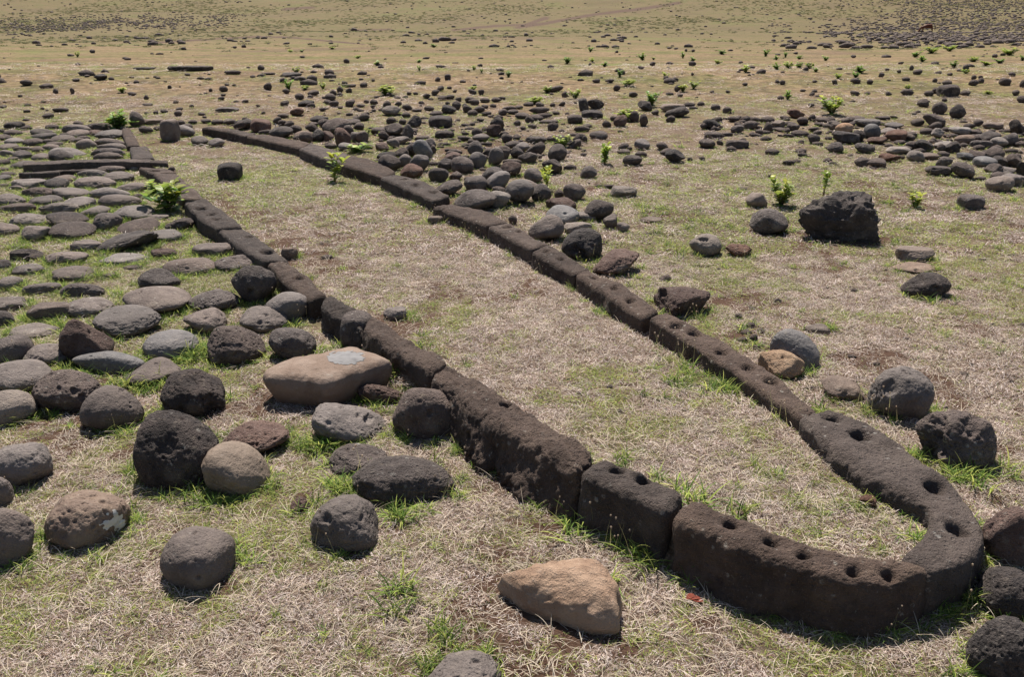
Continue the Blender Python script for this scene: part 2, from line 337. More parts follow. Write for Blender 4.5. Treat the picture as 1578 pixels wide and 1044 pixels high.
#--STONES--
S('near', '''
32 719 84 68 gp|grey-brown pitted cobble at the left photo edge, just above the brown sliver
-2 757 38 60 gp|sliver of brown cobble at the left photo edge, between two larger cobbles
6 830 84 94 go|dark smooth cobble at the left photo edge, lowest one on that side
138 795 121 87 np|tan-grey oval cobble with a white lichen patch on its right side
309 857 106 88 go|smooth mauve-grey egg cobble alone in the dry grass, lower left
272 700 122 108 kp -25|large tilted dark vesicular stone behind the tan egg-shaped cobble
358 724 108 80 cw -22|smooth tan-brown cobble leaning on the large dark vesicular stone
388 676 108 58 rp 12|low reddish-brown pitted stone just behind the tan-brown cobble
172 630 86 68 go|smooth grey cobble beside the dark cracked cobble, in bright green grass
103 603 88 66 dp|dark cracked cobble with deep pits, left of a smooth grey one
14 628 76 54 lo|pale grey rounded cobble cut by the left edge, below the long grey one
28 577 96 52 go -8|long smooth grey cobble reaching in from the left edge above the pale one
305 606 95 72 kp|rough blackish cobble left of the big tan slab, in green grass
242 571 82 42 go|low brown-grey cobble half hidden by tall green grass blades
166 558 106 34 bo -4|long narrow blue-grey cobble in front of the reddish wedge stone
134 528 74 70 ra -30|upright dark reddish wedge stone with a pointed top among the paving
72 543 64 36 gp|grey pitted cobble touching the left foot of the reddish wedge
16 539 62 44 do|dark brown cobble at the left edge behind the long smooth grey one
265 530 78 42 bo|blue-grey pitted cobble with grass blades, left of the large dark one
364 531 84 58 dp|large dark domed cobble between the blue-grey and the round dark cobble
453 531 69 50 dp|round dark cobble just behind the left corner of the big tan slab
196 493 96 44 gp|flat pitted grey disc-like cobble behind the reddish wedge stone
243 460 98 42 vo|broad smooth brown cobble behind the flat pitted disc
319 493 68 40 gp|flat-topped pitted cobble right of the flat grey disc
404 492 72 40 gp|pitted cobble with brown stain in front of the round pitted ball
333 462 78 32 dp|low porous cobble with many small holes, left of the pitted ball
443 472 62 44 go|smooth grey-brown cobble touching the kerb, right of the pitted ball
392 437 62 58 dp|ball-shaped pitted stone with one deep hole, next to the kerb
247 428 60 30 dp|small dark pitted cobble perched behind the broad brown cobble
542 650 120 58 gp -18|pear-shaped pitted grey stone in front of the big tan slab
657 632 100 88 do|large round dark boulder right of the pear-shaped stone
592 610 84 28 rp -12|reddish-brown stone squeezed behind the pear-shaped and round stones
552 706 86 46 dp|squat dark rough stone in front of the pear-shaped one
628 738 158 72 dp -8|long dark oval stone with seed heads in front, near the tall kerb
535 808 107 84 gp|pitted round grey cobble in the foreground dry grass
464 779 30 22 ra|small reddish-brown lump beside the pitted round foreground cobble
551 507 46 48 dq|upright squarish dark stone standing against the kerb behind the tan slab
611 483 38 24 gf|flat grey fragment lying just inside the kerb on the dry lawn
1047 461 90 48 ra 14|big reddish-brown rock with a pinkish top touching the right kerb row
1218 540 84 62 bo -28|smooth grey egg-shaped cobble tilted behind the ochre rock
1203 561 62 46 oa|rough ochre-orange rock leaning in front of the grey egg cobble
1301 600 62 38 na|knobbly brown rock on the grass between ochre rock and the two boulders
1389 610 90 86 gp 20|large grey-brown rounded boulder, the left of two touching ones
1466 676 112 96 dp 12|large dark boulder with a broken cratered face, the right of two
1554 829 68 98 ra|broken reddish-brown rock at the right edge behind the kerb bow
1562 915 100 78 kp|black porous rock at the right edge touching the kerb bow
1547 1008 100 96 kp|black porous boulder in the bottom right corner
712 1038 112 72 gp|purplish porous boulder cut by the bottom edge of the photo
1337 772 24 18 ra|small brown lump lying in the lawn inside the kerb bow
1183 342 56 37 do|smooth round dark boulder left of the jagged black boulder
1167 306 33 25 na|small brown-grey stone left of the yellow-leaved seedling
1086 378 48 32 lo|light grey drum-shaped stone with a slot in its top
1140 385 38 20 ra|jagged reddish slab fragment right of the light drum-shaped stone
1409 390 54 26 nf|brown wedge-shaped stone behind the flat embedded one at right
1407 412 66 16 nf|flat grey-brown stone sunk in the turf between two rounder stones
1426 441 68 40 kp|dark lumpy stone in front of the sunk flat one at right
1496 310 32 19 dq|small squarish dark stone alone left of the right edge
1538 287 37 25 no|smooth brown flattened cobble at the front of the right heap
948 405 76 38 ra 18|long reddish-brown rock lying along the right kerb row
899 377 63 47 kp|large dark pitted boulder behind the long reddish-brown rock
890 349 42 18 la|rough pale lump squeezed behind the large dark pitted boulder
842 352 51 40 go|smooth round grey boulder left of the pale lump
865 332 52 28 bo|light smooth oval cobble behind the round grey boulder
921 323 46 30 do 20|dark smooth slanting stone right of the light oval cobble
903 333 40 16 gf|low grey stone lying below the dark slanting one
941 346 24 22 ga;
960 353 19 15 ga
960 298 40 20 lf|pale jagged flat fragment on the grass behind the dark slanting stone
1003 338 33 10 nf|flat brown stone sunk in turf left of the light drum-shaped stone
731 309 62 32 dw 22|long dark ridged stone leaning onto the kerb beside a light cobble
770 312 33 26 lo|light creased cobble between the dark ridged stone and large boulder
803 303 44 38 gw 25|large smooth boulder with one pit behind the light creased cobble
767 280 40 24 go 25|smooth oblong tilted cobble behind the light creased one
813 287 38 20 go
733 287 35 24 do
356 270 35 24 kq|squared dark block standing alone on the lawn between the kerb rows
264 208 25 30 nq|upright tan-brown lichen-marked stone in the far gap of the kerbs
288 205 25 16 go|smooth grey cobble leaning on the upright tan-brown stone
308 219 25 13 go|left of a pair of grey cobbles on the lawn near the far gap
334 220 24 13 go|right of a pair of grey cobbles on the lawn near the far gap
212 188 22 22 do|black dome-shaped stone right of the leafy shrub at far left
447 393 24 22 nf|small flat brown stone outside the kerb line on the lawn side
505 396 20 8 na
671 341 22 14 nf|pinkish fragment half buried in the lawn inside the right kerb
1157 501 14 9 ka;1150 511 18 8 ka;1172 510 11 9 ka;1162 520 14 12 ra;1143 524 16 9 ra;1138 487 12 9 ka;1165 535 12 6 ka
1260 506 36 15 nf|low brown earthy stone behind the smooth grey egg cobble
1026 428 20 12 da
''')
S('paving', '''
76 478 62 36 nf;137 473 62 30 np;12 467 54 22 nf;10 492 30 26 do;56 508 68 22 lf;66 444 52 20 no;132 449 66 20 dp;110 422 58 24 gp;14 437 36 22 lp;45 416 44 18 nf
4 409 22 18 dp;103 397 56 22 gp;37 394 54 16 ka;135 378 44 20 nf;190 400 64 18 lf;293 410 70 28 vo;330 384 58 26 gf;364 404 60 26 dp;60 360 42 28 bo;115 355 60 26 do
190 371 98 32 kf 14|long dark flaky slab tilted among the paving cobbles near the kerb
254 363 54 20 lf|pale flat slab with a raised edge, right of the dark flaky slab
250 391 38 18 rf|flat reddish paving stone below the pale flat slab
103 339 58 24 ko;163 343 42 28 dp;213 348 54 24 do;48 339 52 20 lp;12 354 38 20 no;88 323 60 16 lp;26 321 52 18 no;147 326 38 18 lo;205 327 54 24 gp;245 334 30 11 nf
71 310 42 18 no;125 313 46 20 gp;180 310 62 22 go;17 308 40 20 gp;152 302 26 9 gf;277 346 38 24 ka
45 283 50 18 nf;86 283 34 18 kp;98 277 32 14 no;107 297 50 20 go;60 297 50 14 dp;143 269 42 10 lo;173 262 38 8 no;147 283 56 20 gp;186 274 46 18 gp;168 298 58 20 go;200 290 46 16 go
207 261 13 9 lo|small pale whitish pebble just in front of the doorway slab
5 286 16 8 rf;4 275 22 11 go
115 200 45 14 gp;121 206 32 12 no;151 196 46 12 dp;21 205 23 10 go;37 198 22 7 go;66 204 34 9 lo;66 210 36 9 no;97 214 32 13 no;104 208 24 8 no;146 206 24 10 ro;170 208 44 16 gp;133 223 30 20 go
168 221 46 14 no;171 227 40 12 go;168 235 48 14 dp;166 242 42 10 no;22 218 26 12 go;50 219 31 13 do;72 219 18 10 go;106 234 48 18 go;93 239 36 18 ko;12 227 26 10 no;35 230 30 10 no;35 239 24 15 do;9 237 22 12 go
64 242 25 11 bo;79 228 22 13 no;59 231 20 10 lo;38 254 36 13 no;5 250 18 9 go;81 196 18 9 do;121 190 13 8 ro;23 194 23 12 kq;40 195 11 6 ka;2 203 10 8 ka;5 212 22 9 no;130 213 20 8 go;84 222 22 8 no;119 216 22 8 no;20 245 18 7 go
3 262 18 8 go;14 268 20 8 go;128 270 22 8 no;70 272 30 8 no;30 290 26 9 go;128 288 18 8 no;6 322 14 10 go;78 300 18 7 lo;150 351 16 9 go;215 302 26 9 no;90 425 14 8 no;170 425 22 9 nf;205 412 26 8 nf;30 380 18 6 nf
''')
S('middle', '''
280 191 12 7 do;288 197 18 7 go;225 203 21 11 ka;242 200 10 6 da;236 189 30 10 nf;297 190 13 6 do;318 188 14 6 lo;335 189 18 7 lo;370 195 19 11 do;354 188 18 8 da;378 190 30 14 ka;265 263 11 8 ka
403 197 27 17 rq;378 183 9 5 ra;428 187 13 9 da;436 192 14 10 do;446 194 14 9 do;455 201 18 11 do;434 207 33 15 do;411 205 24 6 do;468 209 26 12 no;458 214 14 8 go;472 216 20 15 do;492 187 26 10 ka
519 199 42 20 do 8;537 205 16 14 do;500 192 18 13 go;480 199 18 11 ga;484 193 13 6 na;491 213 20 15 kp;506 213 20 14 ra;529 219 24 25 ra;510 228 17 8 da;535 229 24 11 go;548 213 17 14 go;560 215 19 16 nw
560 223 18 8 do;543 190 24 10 do;553 197 16 10 ra;530 191 10 6 lo;560 182 17 10 kp;603 187 14 10 kp;620 189 11 9 ka;638 191 24 16 ka;604 173 27 13 lp;627 168 14 9 lo;614 163 10 7 da;626 179 13 8 go;642 171 15 4 lf;596 165 13 9 da
585 202 26 9 do;608 205 28 20 da;628 207 18 20 da;591 212 14 13 lo;617 218 26 12 gf 8;605 224 20 13 gw;590 229 20 13 ra;596 239 28 12 ka;601 255 34 22 do;620 240 25 16 da;623 251 22 18 go;633 236 18 18 da
653 237 26 28 bo;664 227 18 16 go;648 256 28 24 ga 20;634 267 33 18 ro;668 234 10 14 da;650 212 22 7 df;685 209 27 9 kq;679 187 32 15 kq;690 171 24 12 ka;672 175 20 7 lo;662 169 15 7 da;704 166 14 12 na
728 176 15 9 lo;720 170 14 10 da;739 170 17 9 do;749 175 15 7 do;747 165 11 6 da;731 159 17 8 go;724 155 15 9 da;747 155 15 7 do;765 155 14 7 ka;773 151 11 5 da;658 150 11 7 da;671 145 12 8 da
679 139 10 7 ka;692 137 8 4 ka;701 142 7 4 ka;682 151 14 6 go;693 151 14 7 go;707 154 10 7 go;690 160 7 5 da;675 123 9 6 ra;690 121 9 8 kq;714 126 10 4 da;728 144 13 7 ka;742 144 9 8 ga
740 186 11 6 ka;766 195 20 17 ka;761 207 21 18 ra;747 201 11 8 ra;736 206 17 11 ra;717 207 11 6 da;777 209 12 8 ra;740 214 26 10 go;715 215 18 8 da;744 210 17 5 lo;780 215 18 12 da;791 221 24 9 lo
806 226 22 13 go;826 231 29 16 df 32;826 217 30 11 df;733 235 22 22 do;753 237 18 13 do;764 248 21 24 gw -20;777 240 20 18 do;797 238 22 16 do;813 247 27 15 da;789 252 27 8 go;787 264 31 22 rp;760 268 33 18 do
737 252 25 22 go 20;712 259 33 22 dp;699 245 25 14 ra;686 257 24 17 ka;745 244 12 8 ra;675 274 31 21 dw 22;702 274 19 12 da;693 289 42 19 dw 12;720 275 10 6 ra;823 274 28 20 gw 20;832 302 32 24 dw
769 294 22 10 na;850 261 31 22 ka;858 243 28 22 do;864 218 21 13 da;849 216 14 8 na;887 225 19 12 da;892 214 20 11 ka;901 217 8 12 da;922 210 26 12 do;905 195 14 6 da;897 201 24 7 da;851 198 19 11 na
886 187 21 10 kq;912 179 30 10 kq;866 162 10 6 do;852 163 9 5 na;854 139 26 9 kf 10;870 148 9 8 ra;919 126 12 6 ka;940 126 12 6 ka;950 138 10 8 do;976 147 13 7 ka;995 166 24 13 ka;1044 139 10 9 kp
899 165 13 22 kq|tall upright dark stone standing like a tooth in the middle stone scatter
918 164 25 13 ka|dark angular stone touching the right side of the upright tooth-like stone
992 190 13 16 dp|narrow upright dark stone just right of the pinkish-brown one
956 191 20 15 ro|pinkish-brown rounded stone left of the narrow upright dark stone
1032 146 12 4 da;1048 148 9 4 da;1036 168 36 13 nf;1044 176 36 14 kf 16;1009 175 11 8 da;1032 186 15 9 lo;935 194 13 9 da;950 184 18 9 nf;977 183 15 15 da;1063 161 17 7 do;1080 161 11 6 go
960 229 16 9 go;962 236 21 7 go;970 231 8 6 ga;989 226 22 14 gp;987 240 18 8 ra;974 251 27 15 do;1020 229 19 11 go;1027 237 19 9 na;1040 245 29 16 ka;1063 247 8 7 da;906 270 24 16 do;1085 224 13 12 kp
1085 198 12 9 ka;1082 244 10 6 la;938 287 18 6 ka;922 288 14 4 ka;884 301 33 24 do;862 301 15 12 do;864 313 44 18 ra;790 341 13 15 do;820 196 14 7 la;840 180 22 7 da;815 187 14 11 da;798 192 12 9 la;806 199 8 6 da;828 183 20 9 kw
805 178 22 8 lo;790 172 16 6 no;775 173 14 8 no;768 180 14 7 lo;785 168 20 5 da;830 172 30 7 go;845 187 28 5 kf;857 176 12 5 la;815 160 16 6 go;832 162 12 6 go;800 165 12 5 da;760 163 10 5 da;716 163 9 5 ga;650 160 9 5 da
576 160 12 8 da;565 158 8 6 da;540 162 16 10 do;556 165 14 6 ga;510 152 16 9 go;506 159 12 7 ga;514 163 16 9 ka;524 140 9 9 ka;514 145 10 8 ka;524 146 9 6 ka;538 141 10 7 da;561 133 11 7 do;537 133 22 5 nf;480 165 12 7 ra
498 171 10 5 ra;525 168 8 4 ra;575 167 8 5 da;553 171 5 4 ra;580 150 8 4 ka;600 147 9 6 ka;613 151 10 4 ka;625 150 9 4 ka;630 145 8 5 da;641 145 8 4 ra;576 172 7 4 ra
''')
S('right', '''
1101 167 16 9 da;1121 172 15 10 do;1203 151 10 6 ka;1108 187 10 9 do;1096 196 27 14 ka;1099 209 25 9 dq;1090 224 25 12 do;1109 221 11 7 da;1136 225 33 9 dq;1190 233 22 10 kp;1130 186 17 8 no;1149 186 15 10 ka
1136 202 20 12 do;1157 196 20 13 do;1137 194 12 7 na;1181 186 22 9 go;1165 186 16 7 ga;1183 199 15 14 da;1198 191 23 11 no;1203 200 18 6 do;1225 178 25 13 ra;1237 189 20 11 go;1223 197 20 12 do;1233 205 26 9 do
1251 185 13 10 da;1269 187 24 8 lo;1279 187 14 8 do;1262 194 14 5 lo;1254 201 16 8 na;1286 197 24 13 no;1300 202 25 15 tw 8;1304 188 18 8 do;1252 216 19 14 do;1302 215 44 18 kf -8;1287 230 23 14 dp
1097 143 7 4 ka;1122 142 7 4 ka;1148 131 10 5 ka;1198 127 8 6 ka;1206 128 9 7 ka;1255 126 8 4 ka;1286 128 9 7 ka;1251 146 8 5 ka;1250 163 9 6 da;1237 139 9 4 na;1187 271 9 6 ka;1144 291 13 5 na
1316 145 15 8 ka;1318 126 14 8 ka;1340 128 9 7 ka;1369 145 9 6 da;1337 144 10 4 ra;1397 143 18 9 ka;1395 123 12 6 ka;1440 125 7 6 kp;1459 129 15 7 ka;1431 145 13 8 do;1440 141 10 8 ra
1460 143 28 15 kq|largest squared dark block on the grass behind the right stone heap
1447 171 21 17 do|smooth black ball-like stone, left of a pair behind the right heap
1473 178 22 19 kp|rough dark ball-like stone, right of a pair behind the right heap
1487 144 16 7 lo;1500 129 14 9 ka;1510 126 10 8 ka;1548 128 15 10 kq;1564 145 11 8 ka;1575 130 8 14 ka;1574 155 14 10 da;1421 161 17 11 ka;1456 155 9 6 ka;1409 176 8 4 ka;1361 181 24 6 kf;1378 180 12 4 ra
1437 190 32 18 dp;1441 197 19 12 ro;1320 185 22 8 ka;1336 192 40 13 gf;1344 207 26 20 bo;1320 213 22 16 ka;1378 193 27 9 go;1371 202 30 10 gp;1380 213 34 17 rp;1402 207 20 9 ra;1402 215 17 10 ra;1412 190 20 10 ra
1427 203 20 10 lo;1443 208 19 14 la;1456 201 14 8 la;1478 203 32 12 lf;1493 196 17 8 do;1507 193 14 10 da;1529 196 29 10 nf;1502 204 20 8 da;1524 212 30 13 do;1565 201 24 20 ka;1553 219 26 17 do;1539 222 24 14 lo
1512 224 32 10 dq;1572 224 18 9 no;1572 217 20 6 go;1485 217 27 14 no;1500 212 19 8 lo;1458 224 32 11 lo;1465 230 26 14 ko;1449 230 14 12 na;1422 228 26 15 ka;1405 227 20 11 ra;1350 219 28 12 ra;1334 228 31 13 dp
1383 234 36 12 lf;1369 242 34 12 ra;1330 250 22 12 do;1351 251 30 13 do;1412 244 26 16 lp;1431 241 30 10 no;1453 254 24 15 dp;1446 266 40 15 df;1483 268 38 20 dw -15;1454 240 18 9 da;1488 241 24 12 bo;1507 239 32 14 do
1529 240 30 17 do;1516 249 36 14 bo;1533 235 10 6 do;1561 252 25 19 do;1543 252 26 14 do;1554 263 25 10 go;1531 263 28 14 do;1573 266 18 22 ko;1537 271 22 10 lo;1560 276 38 17 gp;1512 274 16 6 go;1386 222 16 7 ra;1310 196 14 9 do
1310 186 18 8 da;1276 196 10 6 lo;1213 203 10 8 ka;1170 205 12 8 da;1209 183 14 6 ga
''')
S('far', '''
362 73 7 4 ka;376 72 8 5 ka;283 75 10 5 ka;359 112 27 8 kf;403 106 12 8 kp;414 113 22 4 df;449 116 35 8 df;437 125 12 8 ka;508 115 16 12 kp;413 135 14 12 kp;344 138 15 9 da;325 139 7 5 ka;317 144 7 4 ka;344 147 9 4 ka
341 153 12 6 do;350 130 9 4 da;361 131 7 4 da;441 142 12 8 da;462 151 16 10 do;484 145 20 9 ka;439 161 15 9 ka;473 161 29 10 ka;436 177 20 8 ra;458 174 23 12 ra;406 174 8 4 ka;378 157 12 5 na;364 157 10 3 da;398 164 8 4 da
295 107 78 7 kf|long low dark rock outcrop on the grass at upper left, the widest there
225 106 42 4 kf|thin flat dark outcrop left of the long low one
534 95 10 7 kp;466 89 9 4 ka;740 101 10 5 ra;155 120 26 10 kq;41 130 20 9 kq;73 134 23 8 ra;86 141 9 8 ka;118 124 13 5 ka;134 118 10 4 da;112 141 8 10 ka;204 144 15 6 do;226 151 9 8 kp;227 160 18 4 nf;210 126 10 5 ga
262 134 8 6 da;271 157 9 5 da;6 165 12 5 ka;31 148 8 4 ka;65 167 8 4 ka;289 115 10 4 ka;255 125 6 3 ka;143 80 10 6 ka;109 87 12 4 ka;75 180 19 8 ko;95 170 28 8 kf;42 172 12 5 ra;275 177 13 8 ko;253 173 13 6 ka;241 175 10 6 ra
296 164 10 5 ka;311 176 14 5 ka;316 181 9 4 da;226 176 9 4 ka;277 168 14 5 la;349 168 40 8 df;228 161 16 4 nf;950 82 6 4 ka;988 104 11 6 ka;1005 99 11 7 ka;1067 99 14 8 ka;953 109 15 6 ka;1040 123 13 7 ka;1026 121 9 7 ka;1067 115 6 5 ka
909 99 6 4 ka;1068 80 6 5 ka;1057 79 5 5 ka;1032 75 9 3 ka;1042 76 8 3 ka;1141 96 8 4 ka;1197 126 8 6 ka;1315 89 9 5 ka;1358 117 10 8 ka;1385 111 7 6 ka;1414 112 15 9 ko;1367 107 9 5 ka;1404 106 8 8 ka;1241 108 10 7 ka
1388 98 9 5 ka;1488 106 11 10 ka;1532 87 10 6 ka;1545 85 9 4 ka;1559 115 12 7 ka;1501 120 9 7 ka;1511 120 8 6 ka;1464 115 10 5 ka;1274 70 16 6 ka;1305 70 28 6 ka;1336 72 22 5 ka;1362 73 11 5 ka;1226 82 8 4 ka
685 62 22 4 ka;700 62 10 4 ka;575 125 6 4 ka;546 46 12 6 ka
''')
#--TAN--
ORD = ['', 'second', 'third', 'fourth', 'fifth', 'sixth', 'seventh', 'eighth', 'ninth', 'tenth', 'eleventh', 'twelfth', 'thirteenth', 'fourteenth']
ANCH = [(1285, 345, 'the jagged black boulder'), (1086, 378, 'the slotted light drum stone'), (899, 377, 'the large pitted boulder by the kerb'), (803, 303, 'the large smooth one-pit boulder'),
 (731, 309, 'the dark ridged stone on the kerb'), (356, 270, 'the squared block on the lawn'), (264, 207, 'the upright tan-brown stone'), (212, 188, 'the black dome by the shrub'), (190, 371, 'the dark flaky slab'),
 (899, 165, 'the tooth-like upright stone'), (992, 190, 'the narrow upright stone'), (1460, 143, 'the largest squared block at right'), (1460, 175, 'the pair of black ball stones'), (295, 107, 'the long low outcrop'),
 (1538, 287, 'the smooth brown cobble of the right heap'), (1281, 165, 'the round green shrub'), (515, 258, 'the yellow-green seedling at the kerb'), (265, 302, 'the big-leaved shrub on the kerb'), (145, 254, 'the doorway slab'),
 (1183, 342, 'the smooth round dark boulder'), (391, 437, 'the pitted ball stone'), (133, 528, 'the reddish wedge stone'), (596, 137, 'the bright bush in the middle scatter'), (1003, 155, 'the shrub behind a dark rock'),
 (932, 240, 'the lone seedling in mid lawn'), (1208, 298, 'the yellow-leaved seedling'), (1157, 510, 'the smooth grey egg cobble'), (60, 360, 'the shiny blue-grey paving cobble'), (653, 237, 'the blue-grey ball in the long heap'),
 (679, 187, 'the dark brick-shaped block'), (1302, 215, 'the long flat black stone'), (445, 128, 'the small far-left shrub'), (1228, 98, 'the wide clump of far shrubs'), (787, 264, 'the porous red-brown stone'), (519, 199, 'the big smooth stone behind the kerb')]
CW = dict(d='dark brown', k='blackish', g='grey', b='blue-grey', l='pale grey', r='reddish-brown', n='brown', v='brown-grey', c='tan-brown',  t='tan', o='ochre')
SW = dict(o='rounded', p='pitted', a='angular', f='flat', q='squared', w='tapering')
ZG = dict(near='large stones near the kerb', paving='cobbles of the paving outside the kerb', middle='loose stones behind the right kerb row', right='stones of the heap at the right', far='stones scattered over the far grass')
def autolabels(items):
    from collections import defaultdict
    used = {}
    for it in items:
        if it['lab']: continue
        best = sorted(ANCH, key=lambda a: math.hypot((a[0] - it['x']), (a[1] - it['y']) * 2.2))
        best = [b for b in best if math.hypot(b[0] - it['x'], b[1] - it['y']) > 6][0]
        dx, dy = it['x'] - best[0], it['y'] - best[1]
        d = ('left of' if dx < 0 else 'right of') if abs(dx) > abs(dy) * 1.6 else ('beyond' if dy < 0 else 'in front of')
        it['key'] = (CW[it['m']], SW[it['s']], d, best[2]); it['dist'] = math.hypot(dx, dy)
        used.setdefault(it['key'], []).append(it)
    for k, l in used.items():
        l.sort(key=lambda i: i['dist'])
        for n_, i in enumerate(l):
            what = 'cobble' if i['z'] == 'paving' and i['s'] in 'op' else 'stone'
            i['lab'] = ('%s %s %s %s %s' % (k[0], k[1], what, k[2], k[3])) if len(l) == 1 else ('%s %s %s, %s nearest %s %s' % (k[0], k[1], what, ORD[n_], k[2], k[3])).replace(',  nearest', ', nearest')
for s in ST:
    if s['z'] == 'far' and s['s'] == 'q': s['s'] = 'a'
    if s['z'] == 'middle' and s['s'] == 'o' and s['w'] < 22 and (s['x'] + s['y']) % 3 == 0: s['s'] = 'a'
    if s['z'] == 'paving' and s['s'] == 'o' and int(s['x'] * 3 + s['y']) % 3 == 0: s['s'] = 'w'
    if s['z'] == 'right' and s['s'] == 'o' and int(s['x'] * 3 + s['y']) % 5 < 2: s['s'] = 'a'
    s['mm'] = {'n': 'v', 'b': 'g', 'l': 'u'}.get(s['m'], s['m']) if s['z'] == 'paving' else s['m']
ST.sort(key=lambda s: -s['w'] * s['h'])
FOOT = []                                        # stone footprints for the grass to leave free (x, y, a, b)
few_V, few_F, few_n = [], [], 0
def axes(s):
    P = on_ground(s['x'], s['y'] + s['h'] * .28)
    px, py, k = project(P); dep = math.atan2(H - P[2], P[1])
    a = s['w'] / 2 / k * {'paving': 1.16, 'far': .95, 'middle': 1.12, 'right': 1.08}.get(s['z'], 1.08); Hh = s['h'] / 2 / k * {'middle': 1.14, 'right': 1.1, 'far': 1.}.get(s['z'], 1.05)
    flat = {'f': .22, 'o': .55, 'p': .55, 'a': .6, 'q': .6, 'w': .55}[s['s']]
    b = a * 1.0
    if s['s'] == 'f': b = a * .8
    c2 = Hh ** 2 * 1.25 - (b * math.sin(dep)) ** 2
    c = math.sqrt(max(c2, (flat * .6 * a) ** 2)) / math.cos(dep); c = min(c, 1.5 * a)
    if c2 < (flat * .6 * a) ** 2: b = max(.45 * a, math.sqrt(max(Hh ** 2 * 1.25 - (c * math.cos(dep)) ** 2, 0)) / math.sin(dep))
    kk = .40 if s['z'] in ('paving',) else float(np.interp(P[1], [3, 5, 8], [.42, .6, .78]))
    return P, a, b, c, kk
def place(s, i):
    P, a, b, c, kk = axes(s)
    # centre at height kk*c, shifted so that it projects to the middle of the stone
    z = P[2] + kk * c; Q = None
    d = ray(s['x'], s['y'] + s['h'] * (.05)); t = (H - z) / -d[2]; Q = d * t + np.array([0, 0, H])
    if Q[1] > P[1] + 3 * b or Q[1] < P[1] - b or P[1] > 20: Q = np.array([P[0], P[1], z])
    z = float(ground(Q[0], Q[1])[0]) + kk * c; Q[2] = z
    return Q, a, b, c
DENT = [(1434, 688, 30, .5), (1426, 694, 14, .5), (1442, 656, 20, .45), (1500, 655, 22, .3), (386, 449, 5, 1.6), (1078, 369, 3.5, 1.5), (1084, 369, 3.5, 1.5), (1090, 370, 3.5, 1.5), (797, 304, 3, 1.5), (663, 637, 5.5, .9), (115, 604, 9, .8), (127, 613, 7, .8), (90, 600, 5, .7), (502, 800, 9, .7), (886, 385, 8, 1.), (897, 392, 8, 1.), (575, 640, 8, .9), (567, 648, 7, .9), (584, 632, 6, .9), (330, 632, 12, .5), (1370, 598, 14, .3), (1408, 630, 16, .25), (640, 655, 14, .2), (290, 860, 0.1, 0), (300, 590, 16, .3), (325, 620, 16, .3), (255, 690, 20, .2), (225, 520, 4, 1), (1418, 430, 9, .6), (1440, 445, 7, .6), (1020, 452, 8, .8)]
IND = [s for s in ST if s['lab']] + [s for s in ST if not s['lab']]
IND = IND[:300]; ids = set(id(s) for s in IND); REST = [s for s in ST if id(s) not in ids]
autolabels(IND)
for i, s in enumerate(ST):
    Q, a, b, c = place(s, i); solo = id(s) in ids
    big = s['w']
    sub = (6 if big > 76 else 5 if big > 36 else 4 if big > 17 else 3) if solo else 2
    V, Fc = rock_verts(i * 7 + 3, (a, b, c), s['s'], sub, {'p': 1.0, 'a': .35, 'q': .35, 'o': .08}.get(s['s'], .1))
    roll = -R(s['roll']) + (R((i * 37) % 44 - 22) if s['z'] in ('middle', 'right') and not s['roll'] and s['w'] < 2 * s['h'] else 0)
    if roll: V = V @ np.array(Matrix.Rotation(roll, 3, 'Y')).T
    if s['y'] > 290 and s['w'] > 20:
        W = V + Q; qx, qy = px_of(W[:, 0], W[:, 1], W[:, 2]); k_ = project(Q)[2]
        for ux, uy, ur, dp in DENT:
            if abs(ux - s['x']) > s['w'] / 2 or abs(uy - s['y']) > s['h'] / 2: continue
            m_ = np.hypot(qx - ux, qy - uy) / ur * (1 + .5 * fbm(V * 45, 3, 3)); fr = (V @ np.array([-Q[0], -Q[1], H])) > 0
            V = V - V / np.linalg.norm(V, axis=1)[:, None] * (sstep(1.1, .45, m_) * fr * dp * ur / k_)[:, None]
    FOOT.append((Q[0], Q[1], a * .9, b * .9))
    if solo:
        nm = {'f': 'flat_stone', 'a': 'rough_stone', 'q': 'stone_block'}.get(s['s'], 'cobble')
        if s['w'] > 85 and s['s'] != 'f': nm = 'boulder'
        me = mesh(nm, V, Fc, [M[s['mm']]])
        o = link(nm, me, None, tuple(Q)); s['obj'] = o
        tag(o, s['lab'], 'boulder' if nm == 'boulder' else 'stone', ZG[s['z']])
    else:
        few_V.append(V + Q); few_F.append(Fc + few_n); few_n += len(V)

# far stones nobody could count: boulder fields on the slope and clods over the plain
rg = np.random.RandomState(5)
def field(n, fx, fy, smin, smax, dens=None, pw=2.0):
    global few_n
    k = 0; tries = 0
    while k < n and tries < n * 12:
        tries += 1
        px, py = rg.uniform(*fx), fy[0] + (fy[1] - fy[0]) * rg.rand()
        if dens is not None and rg.rand() > dens(px, py): continue
        P = on_ground(px, py); sz = smin + (smax - smin) * rg.rand() ** pw
        V, Fc = rock_verts(int(rg.randint(1e6)), (sz * rg.uniform(.8, 1.4), sz, sz * rg.uniform(.45, .9)), 'a', 1, 0)
        few_V.append(V + P + [0, 0, sz * .2]); few_F.append(Fc + few_n); few_n += len(V); k += 1
def blob(px, py, sx, sy, seed): return float(vnoise([[px / sx, py / sy, seed]])[0]) * .5 + .5
field(6000, (1180, 1640), (-20, 76), .10, .34, lambda x, y: np.clip((x - 1240) / 130 + (-.6 if y < 36 and x < 1400 else .1) + (blob(x, y, 22, 5, 3) - .45) * 1.6, .02, 1) * np.clip((74 - y + 10 * (blob(x, y, 30, 6, 5) - .5)) / 18, 0, 1))
